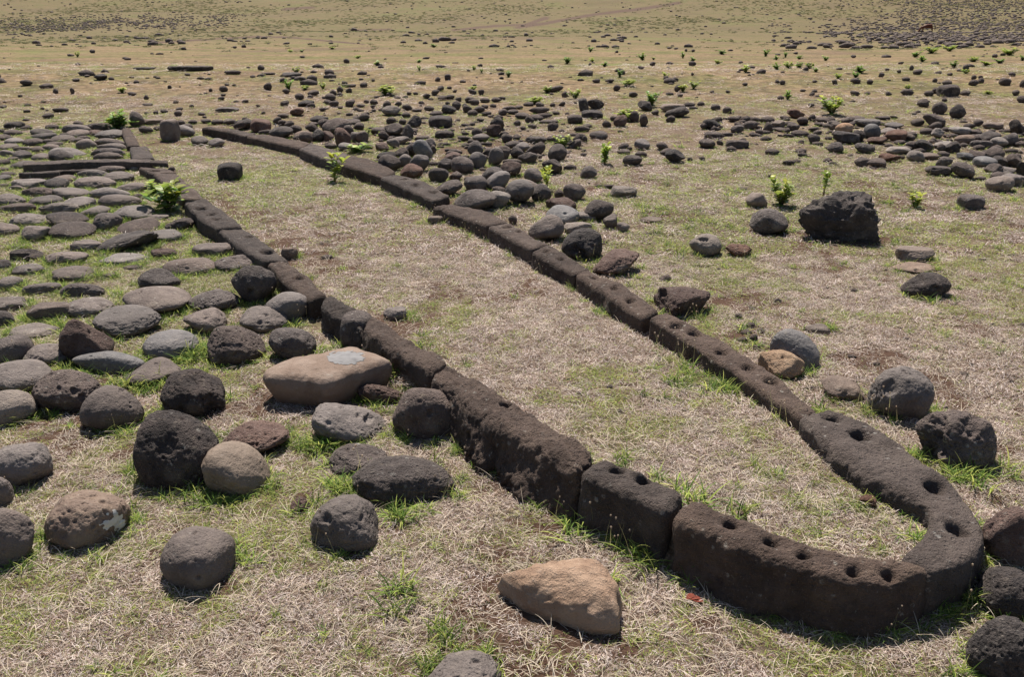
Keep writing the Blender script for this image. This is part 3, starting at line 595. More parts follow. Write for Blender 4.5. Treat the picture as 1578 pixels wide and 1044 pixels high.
field(2600, (-60, 400), (15, 62), .08, .27, lambda x, y: np.exp(-((y - 41 + x * .035) / 9) ** 2) * (blob(x, y, 26, 6, 4) * 1.5) * min(1, (410 - x) / 160))
field(1300, (-60, 1640), (-15, 72), .06, .36, lambda x, y: blob(x, y, 40, 9, 9) ** 2 * 1.6)
field(220, (-60, 1640), (68, 130), .03, .13, lambda x, y: blob(x, y, 50, 12, 12) ** 1.5 * 1.3, 3)
field(110, (-60, 1640), (105, 210), .02, .055, lambda x, y: blob(x, y, 60, 20, 2) ** 1.5 * 1.3, 2)
field(260, (1085, 1640), (182, 262), .015, .06, lambda x, y: blob(x, y, 40, 14, 8) * 1.3 * np.exp(-((y - 190 - (x - 1085) * .09) / 26) ** 2), 1.6)
field(300, (470, 900), (150, 275), .012, .055, lambda x, y: blob(x, y, 40, 14, 18) * 1.3 * np.exp(-((y - 185 - max(x - 470, 0) * .12) / 30) ** 2), 1.8)
field(160, (860, 1640), (200, 640), .006, .02, lambda x, y: blob(x, y, 60, 30, 8), 2)
me = mesh('scattered_stones', np.concatenate(few_V), np.concatenate(few_F), [M['d']])
tag(link('scattered_stones', me), 'countless small dark stones strewn over the plain and far slope', 'stones', None, 'stuff')

# lichen patch on the tan-grey oval cobble, cap on the large grey slab
def patch_on(o, m, px0, py0, rx, ry, name, label, seed, na=2.2):
    me = o.data; V = np.array([v.co[:] for v in me.vertices]); W = V + np.array(o.location[:])
    ppx, ppy = px_of(W[:, 0], W[:, 1], W[:, 2])
    nz = fbm(V * 55, seed, 4) * na
    q = (((ppx - px0) / rx) ** 2 + ((ppy - py0) / ry) ** 2 + nz < 1)
    # keep only camera-side faces
    Fs = [p.vertices[:] for p in me.polygons if all(q[v] for v in p.vertices) and p.normal.dot(Vector((0, -.8, .6))) > -.3]
    used = sorted(set(v for f in Fs for v in f)); mp = {v: i for i, v in enumerate(used)}
    nn = np.array([v.normal[:] for v in me.vertices])
    V2 = V[used] + nn[used] * .0015
    pm = mesh(name, V2, [[mp[v] for v in f] for f in Fs], [m]); c = link(name, pm, o)
    if label: c['label'] = label
for s in ST:
    if s['lab'] and s['lab'].startswith('tan-grey oval'): patch_on(s['obj'], M['lichen'], 178, 806, 19, 15, 'lichen_patch', 'white lichen patch', 3)

# hand-shaped feature stones: outlines in plan with profile
def hero(name, label, cat, group, px, py, w_, m, top, skirt, seed, rot=0, round_=.5):
    """top: polygon (unit-ish, x right / y away) of the top face, skirt: scale/height list (k, z); lofted, smooth"""
    P = on_ground(px, py); k = project(P)[2]; s = w_ / k / 2
    n = 180; tp = np.array(top, float); tp = np.concatenate([tp, tp[:1]])
    seg = np.r_[0, np.cumsum(np.hypot(*np.diff(tp, axis=0).T))]; u = np.linspace(0, seg[-1], n, endpoint=False)
    ring = np.stack([np.interp(u, seg, tp[:, 0]), np.interp(u, seg, tp[:, 1])], 1)
    for _ in range(int(8 * round_ * 4)): ring = (np.roll(ring, 1, 0) + ring * 2 + np.roll(ring, -1, 0)) / 4
    cen = ring.mean(0); lev = []
    kz = np.array(skirt, float); t = np.linspace(0, 1, 70); tk = np.linspace(0, 1, len(kz))
    kk = np.interp(t, tk, kz[:, 0]); zz = np.interp(t, tk, kz[:, 1]); xx = np.interp(t, tk, kz[:, 2]); yy = np.interp(t, tk, kz[:, 3])
    for _ in range(6): 
        for A in (kk, zz, xx, yy): A[1:-1] = (A[:-2] + 2 * A[1:-1] + A[2:]) / 4
    V = []
    for a_, z_, x_, y_ in zip(kk, zz, xx, yy):
        r_ = cen + (ring - cen) * a_ + [x_, y_]; V.append(np.c_[r_, np.full(n, z_)])
    V = np.concatenate(V) * s
    i = np.arange(len(kk) * n).reshape(len(kk), n); j = np.roll(i, -1, 1)
    Fc = np.stack([i[:-1], j[:-1], j[1:], i[1:]], -1).reshape(-1, 4)
    e1 = V[Fc[3000]]; nf = np.cross(e1[1] - e1[0], e1[2] - e1[0])
    if nf @ (e1.mean(0) - V.mean(0)) < 0: Fc = Fc[:, ::-1].copy()
    nz = fbm(V * 9 + seed, seed, 4) * (.012 if seed == 11 else .03 if seed == 23 else .075) - (np.abs(fbm(V * np.array([6, 6, 22]) + seed, seed + 4, 3)) * .05 if seed == 31 else 0) + fbm(V * 45, seed + 1, 3) * .0035
    d_ = V / np.linalg.norm(V, axis=1)[:, None]; V = V + d_ * nz[:, None]
    o = link(name, mesh(name, V, Fc, [m]), None, tuple(P), (0, 0, R(rot))); tag(o, label, cat, group)
    FOOT.append((P[0], P[1], s * .92, s * .55)); return o
# big tan slab: rows are (scale, z, shift x, shift y) from the buried foot to the top centre
hero('slab_boulder', 'large smooth tan slab-like boulder with a grey patch on top, biggest among the cobbles', 'boulder', 'large stones near the kerb', 508, 606, 192, M['s'],
     [(-1.0, -.20), (-.78, .16), (-.2, .50), (.28, .82), (.66, .55), (1.03, .18), (.62, -.22), (.12, -.72), (-.30, -.62), (-.85, -.48)],
     [(.76, -.25, 0, .03), (.86, -.02, 0, .02), (.94, .14, 0, 0), (.985, .28, 0, 0), (1.0, .38, 0, 0), (.965, .46, 0, 0), (.86, .52, 0, 0), (.6, .56, 0, .0), (.3, .58, 0, 0), (0, .58, 0, 0)], 11, 0, .30)
hero('wedge_boulder', 'large tan half-dome rock with a pointed left end, foreground below the kerb', 'boulder', 'large stones near the kerb', 862, 945, 188, M['t'],
     [(-1.0, .42), (-.62, .0), (0, -.32), (.5, -.60), (.90, -.62), (1.0, -.1), (.82, .45), (.3, .80), (-.4, .75)],
     [(.86, -.2, 0, .05), (.95, .0, 0, .02), (1.0, .16, -.01, 0), (.98, .34, -.02, .02), (.90, .48, -.02, .05), (.74, .60, 0, .08), (.52, .68, .03, .10), (.25, .73, .04, .10), (0, .74, .04, .10)], 23, 0, .10)
hero('boulder', 'biggest jagged black boulder with a light-flecked top, far right lawn', 'boulder', 'large stones near the kerb', 1288, 366, 122, M['k'],
     [(-1.0, .1), (-.62, -.40), (.1, -.55), (.80, -.62), (1.0, .1), (.75, .75), (0, .8), (-.7, .6)],
     [(.80, -.15, .18, 0), (.86, .08, .14, 0), (.93, .30, .07, 0), (1.0, .56, 0, 0), (.93, .72, .02, .03), (.74, .90, .14, .08), (.50, 1.04, .30, .12), (.22, 1.10, .40, .12), (0, 1.10, .42, .12)], 31, 0, .05)
slab_ = bpy.data.objects['slab_boulder']; patch_on(slab_, M['greypatch'], 534, 552, 30, 11, 'grey_patch', 'smooth grey patch on the top', 5, .7)
# ------------------------------------------------------------------ kerb blocks (each a separate dressed stone with sockets)
KFOOT = []
def kerb(st, label, holes=(), ztop=None, round_=.028, rough=1., flare=.02, depth=.30, name='kerb_block', seed=1, res=None, group='dressed kerb stones of the boat-shaped foundation', dz=0, wide=1.12, ext=.018, hd=1., soft=.78):
    st = np.array(st, float); mid = at_z(st[:, [0, 2]].mean(), st[:, [1, 3]].mean(), .2)
    zt = float((KLEFT if seed in (6, 7, 8, 9, 10, 11, 12, 13, 14, 15, 27, 28, 29, 30) else KTOP)(mid[1])) + dz if ztop is None else ztop
    A = np.array([at_z(a, b, zt)[:2] for a, b in st[:, :2]]); B = np.array([at_z(a, b, zt)[:2] for a, b in st[:, 2:]])   # in / out edges
    C = (A + B) / 2; A = C + (A - C) * wide; B = C + (B - C) * wide; A[0] += (A[0] - A[1]) / np.hypot(*(A[0] - A[1])) * ext; A[-1] += (A[-1] - A[-2]) / np.hypot(*(A[-1] - A[-2])) * ext; B[0] += (B[0] - B[1]) / np.hypot(*(B[0] - B[1])) * ext; B[-1] += (B[-1] - B[-2]) / np.hypot(*(B[-1] - B[-2])) * ext
    C = (A + B) / 2; L = np.r_[0, np.cumsum(np.hypot(*np.diff(C, axis=0).T))]; Lt = L[-1]; W = np.hypot(*(A - B).T)
    Wm = W.mean(); d = math.hypot(C[:, 0].mean(), C[:, 1].mean())
    if res is None: res = float(np.clip(.0022 * d, .005, .02))
    n = [max(8, int(Lt / res)), max(6, int(Wm / res)), max(8, int(depth / res / 1.2))]
    # surface grid of a box
    def face(ax, side):
        o_ = [a for a in range(3) if a != ax]; g0, g1 = np.meshgrid(np.linspace(0, 1, n[o_[0]] + 1), np.linspace(0, 1, n[o_[1]] + 1), indexing='ij')
        P = np.zeros((*g0.shape, 3)); P[..., o_[0]] = g0; P[..., o_[1]] = g1; P[..., ax] = side
        i = np.arange(g0.size).reshape(g0.shape); q = np.stack([i[:-1, :-1], i[1:, :-1], i[1:, 1:], i[:-1, 1:]], -1).reshape(-1, 4)
        if (side == 1) == (ax == 1): q = q[:, ::-1]
        return P.reshape(-1, 3), q
    Vs, Fs, o_ = [], [], 0
    for ax, side in ((0, 0), (0, 1), (1, 0), (1, 1), (2, 1)):
        v, f = face(ax, side); Vs.append(v); Fs.append(f + o_); o_ += len(v)
    V = np.concatenate(Vs); Fc = np.concatenate(Fs)
    # weld duplicates
    key = np.round(V * 1e5).astype(np.int64); _, fi, inv = np.unique(key, axis=0, return_index=True, return_inverse=True); V = V[fi]; Fc = inv.ravel()[Fc]
    s = V[:, 0] * Lt; t = V[:, 1] * Wm; z = V[:, 2] * depth - depth
    # round the edges
    p = np.stack([s, t, z], 1); r = min(round_, Wm * .42); rv = r * (1 + .35 * fbm(p * 11 + seed, seed, 2))
    q = p.copy(); q[:, 0] = np.clip(s, r, Lt - r); q[:, 1] = np.clip(t, r, Wm - r); q[:, 2] = np.minimum(z, -r)
    dv = p - q; dl = np.linalg.norm(dv, axis=1); dl_ = np.where(dl > 1e-9, dl, 1); nv = dv / dl_[:, None]
    p = q + nv * np.where(dl > 1e-9, r, 0)[:, None]
    amp = rough * (.010 * fbm(p * 7 + seed * 3, seed, 3) + .005 * fbm(p * 28 + seed, seed + 5, 3) + .0022 * fbm(p * 110, seed + 2, 2))
    p = p + nv * amp[:, None]
    # sides flare towards the foot
    u = (p[:, 1] / Wm - .5) * 2; p[:, 1] += flare * np.sign(u) * np.abs(u) * sstep(-.02, -.25, p[:, 2]) * np.abs(u)
    # map on the path
    ss = np.clip(p[:, 0], 0, Lt); ex = p[:, 0] - ss; uu = p[:, 1] / Wm
    def along(Q, x):
        if len(Q) > 2:
            xs = np.linspace(0, Lt, 60); q0 = np.stack([np.interp(xs, L, Q[:, k]) for k in (0, 1)], 1)
            for _ in range(14): q0[1:-1] = (q0[:-2] + 2 * q0[1:-1] + q0[2:]) / 4
            return np.stack([np.interp(x, xs, q0[:, k]) for k in (0, 1)], 1)
        return np.stack([np.interp(x, L, Q[:, k]) for k in (0, 1)], 1)
    a = along(B, ss); b = along(A, ss); X = a + (b - a) * uu[:, None]
    zz = p[:, 2] + zt + .006 * n2(X[:, 0], X[:, 1], 5, seed, 2)
    for hx, hy, hr in holes:
        h = at_z(hx, hy, zt); k = project(h)[2]; rr = hr / k
        d_ = np.hypot(X[:, 0] - h[0], X[:, 1] - h[1]) * (1 + .16 * fbm(np.c_[X * 38, zz * 0], seed, 3))
        w_ = sstep(1.14, soft, d_ / rr) * (p[:, 2] > -r * 1.1); zz = zz - w_ * min(.055, rr * 1.25) * hd - .006 * sstep(1.7, 1., d_ / rr) * (p[:, 2] > -r)
    org = np.array([C[:, 0].mean(), C[:, 1].mean(), float(ground(C[:, 0].mean(), C[:, 1].mean())[0])])
    o = link(name, mesh(name, np.c_[X, zz] - org, Fc, [M['K']]), None, tuple(org)); tag(o, label, 'kerb stone', group)
    for x_ in np.linspace(0, Lt, max(2, int(Lt / .05))):
        a = along(B, np.array([x_]))[0]; b = along(A, np.array([x_]))[0]; c = (a + b) / 2; KFOOT.append((c[0], c[1], np.hypot(*(a - b)) * .5))
    return o
# stations: (inner edge px, py, outer edge px, py)
kerb([(1072, 772, 1042, 800), (1150, 796, 1125, 838), (1221, 822, 1197, 860), (1290, 848, 1275, 888), (1345, 860, 1350, 900), (1388, 856, 1428, 886)], 'long front kerb block curving at the bow, with five shallow sockets',
     [(1126, 808, 13), (1187, 833, 12), (1240, 854, 12), (1316, 878, 12), (1372, 882, 13)], round_=.036, rough=1.5, flare=.035, seed=3, hd=1.1, soft=.45, wide=1.0)
kerb([(1392, 857, 1436, 884), (1428, 826, 1492, 866), (1445, 800, 1527, 830), (1434, 779, 1505, 784), (1392, 760, 1460, 738), (1345, 735, 1415, 705), (1292, 695, 1358, 662), (1234, 643, 1278, 629)],
     'curved bow kerb block turning the corner, with deep round sockets', [(1476, 816, 19), (1440, 750, 17), (1326, 673, 17), (1282, 647, 13)], round_=.034, rough=1.4, flare=.03, seed=4, hd=.8, soft=.55, wide=1.08)
kerb([(930, 702, 900, 730), (1050, 756, 1024, 785)], 'short chunky kerb block with two sockets next to the long front block', [(952, 722, 15), (992, 737, 14)], round_=.035, rough=1.3, flare=.03, seed=5, hd=1., soft=.45)
kerb([(690, 558, 664, 578), (762, 592, 726, 626), (835, 640, 792, 668), (914, 696, 888, 722)], 'rugged tall kerb block with a ledge on its side and one socket', [(780, 618, 11)], round_=.05, rough=2.6, flare=.06, seed=6)
kerb([(572, 488, 558, 508), (630, 518, 604, 536), (687, 555, 661, 573)], 'rough unsocketed kerb block beside the upright squarish stone', round_=.045, rough=2.4, seed=7)
kerb([(508, 456, 494, 471), (569, 486, 555, 507)], 'short rough kerb block behind the upright squarish stone', round_=.04, rough=2.4, seed=8)
kerb([(440, 402, 412, 404), (473, 425, 437, 430), (502, 453, 478, 461)], 'kerb block with one socket beside the pitted ball stone', [(460, 430, 8)], round_=.035, rough=1.3, seed=9)
kerb([(373, 352, 338, 354), (407, 374, 372, 380), (441, 400, 409, 401)], 'flat kerb block with a slot-like socket, next nearer than the three-socket block', [(411, 387, 9), (384, 365, 5)], seed=10, wide=1.25)
kerb([(316, 306, 286, 311), (345, 326, 308, 333), (369, 348, 336, 351)], 'flat kerb block with three sockets just below the leafy shrub', [(309, 321, 9), (325, 329, 7), (332, 338, 7)], seed=11, dz=.025, wide=1.2)
kerb([(271, 267, 238, 268), (315, 305, 282, 306)], 'kerb block half hidden by the leafy shrub', [(270, 279, 6)], seed=12)
kerb([(256, 258, 216, 258), (270, 266, 236, 267)], 'kerb block directly in front of the doorway slab', [(238, 262, 6)], seed=13)
kerb([(226, 225, 200, 226), (237, 243, 205, 243.5)], 'kerb block directly behind the doorway slab', seed=14)
kerb([(201, 198, 187, 198.5), (215, 223, 196, 223.5)], 'farthest kerb block of the left row, by the dome-shaped stone', seed=15)
kerb([(1003, 491, 1030, 482), (1056, 523, 1095, 513), (1114, 560, 1158, 552), (1170, 599, 1212, 588), (1232, 644, 1258, 633)], 'long kerb block with five neat round sockets behind the bow',
     [(1042, 502, 10.5), (1070, 512, 10.5), (1111, 541, 10.5), (1153, 565, 11), (1188, 587, 11.5)], seed=16, round_=.022, soft=.6, hd=.8, wide=1.0)
kerb([(889, 423, 907, 416), (940, 456, 968, 445), (990, 488, 1012, 477)], 'kerb block left of the big reddish-brown rock, with three sockets', [(914, 427, 6), (946, 446, 6), (972, 463, 7)], seed=17, rough=1.3)
kerb([(821, 387, 846, 379), (853, 405, 880, 395), (885, 421, 908, 413)], 'kerb block in front of the large dark pitted boulder', [(842, 388, 5), (865, 399, 6)], seed=18)
kerb([(753, 348, 784, 344), (786, 366, 815, 360), (819, 383, 844, 377)], 'kerb block in front of the smooth round grey boulder', [(782, 350, 6), (800, 357, 4)], seed=19)
kerb([(669, 317, 698, 313), (710, 332, 745, 323), (751, 347, 781, 342)], 'rough-edged kerb block the dark ridged stone leans on', seed=20, rough=1.4)
kerb([(588, 274, 611, 268), (625, 289, 653, 280), (667, 308, 691, 300)], 'kerb block with three slot-like sockets in the right row', [(622, 277, 5), (640, 285, 6), (668, 296, 6)], seed=21)
kerb([(526, 252, 539, 238), (558, 262, 580, 249), (588, 272, 608, 264)], 'broad kerb block just right of the yellow-green seedling', seed=22)
kerb([(462, 229, 479, 221), (493, 241, 511, 230), (524, 251, 536, 238)], 'kerb block just left of the yellow-green seedling', seed=23)
kerb([(381, 210, 406, 206), (420, 218, 440, 212), (461, 227, 477, 220.5)], 'long dark kerb block near the far end of the right row', seed=24)
kerb([(350, 202, 362, 198.5), (380, 209, 393, 205)], 'short kerb block second from the far end of the right row', seed=25)
kerb([(312, 196.5, 322, 194), (349, 201.5, 359, 198)], 'farthest kerb block of the right row, low in the grass', seed=26)
G2 = 'thin slabs of the doorway passage'
kerb([(38, 249.5, 37, 253.5), (150, 245, 150, 249), (231, 245.5, 231, 249.5)], 'long thin doorway slab on edge across the paving', name='upright_flagstone', group=G2, seed=27, round_=.012, dz=.005, flare=0)
kerb([(233, 246.5, 233, 250.5), (256, 247.5, 256, 251.5)], 'short piece of doorway slab at the kerb end', name='upright_flagstone', group=G2, seed=28, round_=.012, dz=.005, flare=0)
kerb([(33, 265, 32, 268), (88, 262.5, 88, 265.5)], 'front left doorway slab, nearer and shorter of the passage', name='upright_flagstone', group=G2, seed=29, round_=.012, flare=0, dz=-.015)
kerb([(90, 261, 90, 263.5), (160, 259.5, 160, 262)], 'low doorway slab between the long one and the paving', name='upright_flagstone', group=G2, seed=30, round_=.012, flare=0, dz=-.03)

# ------------------------------------------------------------------ young shrubs (foliage and stem as parts)
def leafgeo(V, Fs, C, p, d, L, wd, col, rg):
    d = d / np.linalg.norm(d); s = np.cross(d, [0, 0, 1.]); s /= np.linalg.norm(s) + 1e-6; u = np.cross(s, d)
    n0 = len(V); cup = rg.uniform(.05, .3)
    for t, w_ in ((0, .04), (.3, .42), (.62, .5), (.86, .3), (1, .02)):
        c = p + d * L * t - np.array([0, 0, 1.]) * L * .28 * t * t
        V += [c - s * wd * w_ + u * wd * w_ * cup, c, c + s * wd * w_ + u * wd * w_ * cup]; C += [col] * 3
    for k in range(4):
        a = n0 + 3 * k; Fs += [(a, a + 1, a + 4, a + 3), (a + 1, a + 2, a + 5, a + 4)]
def shrub_mesh(seed, yellow, dense, big):
    """unit shrub: 1 high, about 1 wide"""
    rg = np.random.RandomState(seed); V, Fs, C = [], [], []; SV, SF = [], []
    for st in range(dense):
        a = rg.uniform(0, 6.28); lean = rg.uniform(.1, .95) if dense > 3 else rg.uniform(.05, .3); hh = rg.uniform(.35, 1.) if dense > 3 else rg.uniform(.7, 1.)
        tip = np.array([math.cos(a) * lean * .55, math.sin(a) * lean * .55, hh * .92]); b0 = rg.normal(0, .03, 3) * [1, 1, 0]
        pts = [b0 + (tip - b0) * t + np.array([0, 0, .12 * math.sin(t * 3.1)]) for t in np.linspace(0, 1, 5)]
        for q, (p0, p1) in enumerate(zip(pts[:-1], pts[1:])):
            n0 = len(SV); r0 = .016 * (1 - q * .2)
            for p_, r_ in ((p0, r0), (p1, r0 * .8)):
                for k in range(5): SV.append(p_ + np.array([math.cos(k * 1.2566), math.sin(k * 1.2566), 0]) * r_)
            for k in range(5): SF.append((n0 + k, n0 + (k + 1) % 5, n0 + 5 + (k + 1) % 5, n0 + 5 + k))
        nl = int(rg.randint(10, 15) * (1.0 if big else 1.5)); 
        for k in range(nl):
            t = (.3 if dense <= 3 else .05) + (.7 if dense <= 3 else .9) * (k + rg.rand() * .5) / nl; p = pts[0] + (tip - pts[0]) * t + np.array([0, 0, .12 * math.sin(t * 3.1)])
            an = k * 2.4 + rg.normal(0, .3); up = rg.uniform(.1, .9) + t * .5
            L = (.34 if big else .22) * rg.uniform(.7, 1.15); yl = np.clip(yellow + rg.normal(0, .25) + (t - .6) * .35, 0, 1)
            col = np.array((.16, .30, .055)) * (1 - yl) + np.array((.46, .46, .07)) * yl
            leafgeo(V, Fs, C, p, np.array([math.cos(an), math.sin(an), up]), L, L * .62, col * rg.uniform(.75, 1.2), rg)
    return mesh('foliage', np.array(V), Fs, [M['leaf']], True, {'Col': np.array(C)}), mesh('stem', np.array(SV), SF, [M['stem']])
SHM = {}
def shrub(px, py, w_, h_, kind, label=None):
    yel, dense, big = {'G': (.12, 12, 0), 'Y': (.50, 11, 0), 'B': (.42, 9, 1), 'S': (.72, 5, 1), 'T': (.4, 3, 0)}[kind]
    v = (kind, int(px) % 3); 
    if v not in SHM: SHM[v] = shrub_mesh(hash(kind) % 1 + ord(kind) * 3 + v[1], yel, dense, big)
    P = on_ground(px, py); k = project(P)[2]; o = link('young_shrub', None, None, tuple(P - [0, 0, .005]), (0, 0, (px * 1.7) % 6.28))
    s = h_ / k * 1.1; sx = w_ / k * 1.15
    o.scale = (sx, sx, s)
    link('foliage', SHM[v][0], o); link('stem', SHM[v][1], o)
    return dict(o=o, x=px, y=py, lab=label, w=w_, kind=kind)
SH = [shrub(*a) for a in (
 (262, 326, 62, 46, 'B', 'broad-leaved bright green shrub growing on the left kerb row'), (516, 280, 34, 44, 'S', 'yellow-green seedling standing against the right kerb row'),
 (182, 200, 52, 32, 'G', 'bushy green shrub left of the black dome-shaped stone'), (1203, 317, 46, 44, 'Y', 'leafy seedling with yellow top leaves behind the round dark boulder'),
 (1268, 304, 34, 44, 'T', 'thin sparse seedling right of the yellow-topped one'), (932, 254, 24, 32, 'B', 'lone green seedling in the middle of the open lawn'),
 (843, 293, 20, 38, 'S', 'thin yellow-orange seedling rising beside the dark stones'), (965, 185, 36, 20, 'Y', 'low wide green shrub left of the shrub behind a dark rock'),
 (1003, 164, 30, 24, 'G', 'upright green shrub behind a dark rock in the middle distance'), (596, 147, 38, 18, 'Y', 'bright yellow-green bush in the middle stone scatter'),
 (445, 140, 18, 18, 'G', 'small green shrub among stones at the far left kerb end'), (1281, 177, 38, 28, 'Y', 'round leafy green shrub behind the right stone heap'),
 (1214, 153, 16, 16, 'G', 'small upright shrub left of the round leafy one'), (1411, 320, 30, 26, 'S', 'single yellow sprout in the right lawn'),
 (243, 300, 34, 20, 'B', 'smaller leafy sprig just left of the broad-leaved kerb shrub'), (552, 236, 34, 14, 'B', 'leafy sprig lying among stones behind the kerb seedling'), (566, 209, 14, 14, 'Y'), (588, 214, 16, 12, 'Y'), (868, 228, 26, 18, 'Y'), (886, 154, 20, 15, 'Y'),
 (824, 160, 32, 13, 'Y'), (843, 143, 18, 11, 'Y'), (968, 133, 30, 12, 'Y'), (728, 141, 18, 9, 'Y'), (1052, 142, 18, 14, 'Y'), (1069, 138, 16, 12, 'Y'), (955, 119, 14, 13, 'G'), (874, 98, 20, 11, 'G'), (913, 95, 11, 7, 'Y'),
 (910, 82, 11, 8, 'G'), (932, 102, 15, 9, 'G'), (990, 93, 17, 11, 'G'), (1007, 92, 9, 6, 'Y'), (1052, 90, 9, 11, 'G'), (1067, 96, 12, 10, 'G'), (1112, 84, 19, 8, 'G'), (1106, 99, 17, 8, 'Y'), (1180, 86, 14, 11, 'G'), (1149, 112, 16, 12, 'Y'),
 (1025, 121, 14, 13, 'Y'), (646, 110, 8, 9, 'G'), (645, 96, 12, 6, 'G'), (581, 101, 15, 9, 'G'), (551, 91, 14, 6, 'Y'), (456, 112, 15, 10, 'Y'), (498, 138, 12, 12, 'Y'), (470, 138, 18, 8, 'Y'), (784, 119, 14, 10, 'G'), (730, 108, 10, 8, 'Y'), (742, 112, 7, 7, 'G'),
 (1197, 107, 16, 12, 'G'), (1215, 105, 18, 11, 'Y'), (1232, 104, 18, 10, 'G'), (1248, 106, 16, 9, 'Y'), (1257, 111, 12, 8, 'G'), (1325, 113, 26, 12, 'G'), (1291, 122, 14, 9, 'Y'), (1318, 121, 16, 9, 'G'), (1398, 137, 14, 8, 'Y'),
 (1410, 88, 20, 10, 'G'), (1421, 96, 18, 10, 'G'), (1272, 94, 13, 8, 'G'), (1210, 89, 10, 9, 'G'), (1196, 93, 10, 8, 'G'), (1232, 92, 13, 7, 'G'), (1470, 106, 18, 11, 'G'), (1488, 114, 14, 7, 'Y'), (1520, 102, 26, 9, 'Y'), (1540, 99, 22, 8, 'G'),
 (1555, 86, 30, 11, 'Y'), (1500, 96, 22, 8, 'Y'), (1435, 82, 26, 10, 'Y'), (1462, 80, 22, 9, 'Y'), (1575, 95, 14, 9, 'G'), (1523, 146, 18, 8, 'Y'), (668, 74, 16, 6, 'G'), (512, 75, 14, 5, 'Y'), (465, 80, 10, 5, 'G'), (448, 80, 10, 5, 'Y'), (188, 142, 18, 11, 'Y'), (120, 90, 9, 9, 'Y'), (1130, 177, 10, 8, 'T'))]
used = {}
for it in SH:
    if it['lab']: continue
    best = min([(p['x'], p['y'], p['lab'].split(' beh')[0].split(' left of')[0]) for p in []] + [b for b in ANCH if 'shrub' not in b[2] and 'bush' not in b[2]], key=lambda a: math.hypot(a[0] - it['x'], (a[1] - it['y']) * 2.2))
    dx, dy = it['x'] - best[0], it['y'] - best[1]; dd = ('left of' if dx < 0 else 'right of') if abs(dx) > abs(dy) * 1.6 else ('beyond' if dy < 0 else 'in front of')
    it['key'] = ('green' if it['kind'] == 'G' else 'yellowish', dd, best[2]); it['dist'] = math.hypot(dx, dy); used.setdefault(it['key'], []).append(it)
for k, l in used.items():
    l.sort(key=lambda i: i['dist'])
    for n_, i in enumerate(l): i['lab'] = ('small %s shrub %s %s' % k) if len(l) == 1 else ('small %s shrub, %s nearest %s %s' % (k[0], (ORD + ['fifteenth', 'sixteenth', 'seventeenth', 'eighteenth', 'nineteenth', 'twentieth'])[n_], k[1], k[2])).replace(',  nearest', ', nearest')
for i in SH: tag(i['o'], i['lab'], 'shrub', 'young shrubs dotted over the grassland')

# ------------------------------------------------------------------ grazing horse on the far slope
P = on_ground(1429, 50)
Jn = [(0, .62, 1.02, .30), (0, .15, 1.0, .31), (0, -.35, 1.0, .29), (0, -.72, .98, .24), (0, -1.0, .72, .14), (0, -1.22, .42, .10), (0, -1.30, .26, .12), (0, -1.42, .08, .065)]
V = [(-y, x, z) for x, y, z, r in Jn]; V = [(v[0] * -1, v[1], v[2]) for v in V]; Rr = [j[3] for j in Jn]; E = [(i, i + 1) for i in range(7)]
def leg(root, x, side, back):
    n0 = len(V); L_ = [(x, side * .14, .78, .12), (x + (.06 if back else 0), side * .15, .50, .065), (x + (.10 if back else .01), side * .15, .28, .045), (x + .03, side * .15, .06, .045), (x, side * .15, .01, .05)]
    for a, b, c, r in L_: V.append((a, b, c)); Rr.append(r)
    E.append((root, n0)); E.extend((n0 + i, n0 + i + 1) for i in range(4))
leg(0, .60, 1, 1); leg(0, .52, -1, 1); leg(3, -.62, 1, 0); leg(3, -.78, -1, 0)
me = bpy.data.meshes.new('body'); me.from_pydata([(a, b, c) for a, b, c in V], E, []); me.update()
hr = link('grazing_horse', me, None, tuple(P)); md = hr.modifiers.new('skin', 'SKIN'); sv = me.skin_vertices[0].data
for i, r in enumerate(Rr): sv[i].radius = (r, r); sv[i].use_root = (i == 1)
ss = hr.modifiers.new('sub', 'SUBSURF'); ss.levels = ss.render_levels = 2; me.materials.append(M['horse'])
tag(hr, 'chestnut horse grazing with its head down on the far rocky slope', 'horse')
def tubemesh(name, pts, r, m, parent):
    Vt, Ft = [], []
    for p, q in zip(pts, r):
        for k in range(8): a = k * math.pi / 4; Vt.append((p[0] + math.cos(a) * q, p[1] + math.sin(a) * q, p[2]))
    for j in range(len(pts) - 1):
        for k in range(8): Ft.append((j * 8 + k, j * 8 + (k + 1) % 8, j * 8 + 8 + (k + 1) % 8, j * 8 + 8 + k))
    return link(name, mesh(name, Vt, Ft, [m]), parent)
tubemesh('tail', [(.90, 0, 1.12), (.97, 0, .95), (1.0, 0, .7), (.98, 0, .42)], [.03, .06, .07, .02], M['mane'], hr)
tubemesh('mane', [(-.70, 0, 1.24), (-.90, 0, 1.0), (-1.08, 0, .78), (-1.17, 0, .6)], [.03, .05, .05, .02], M['mane'], hr)
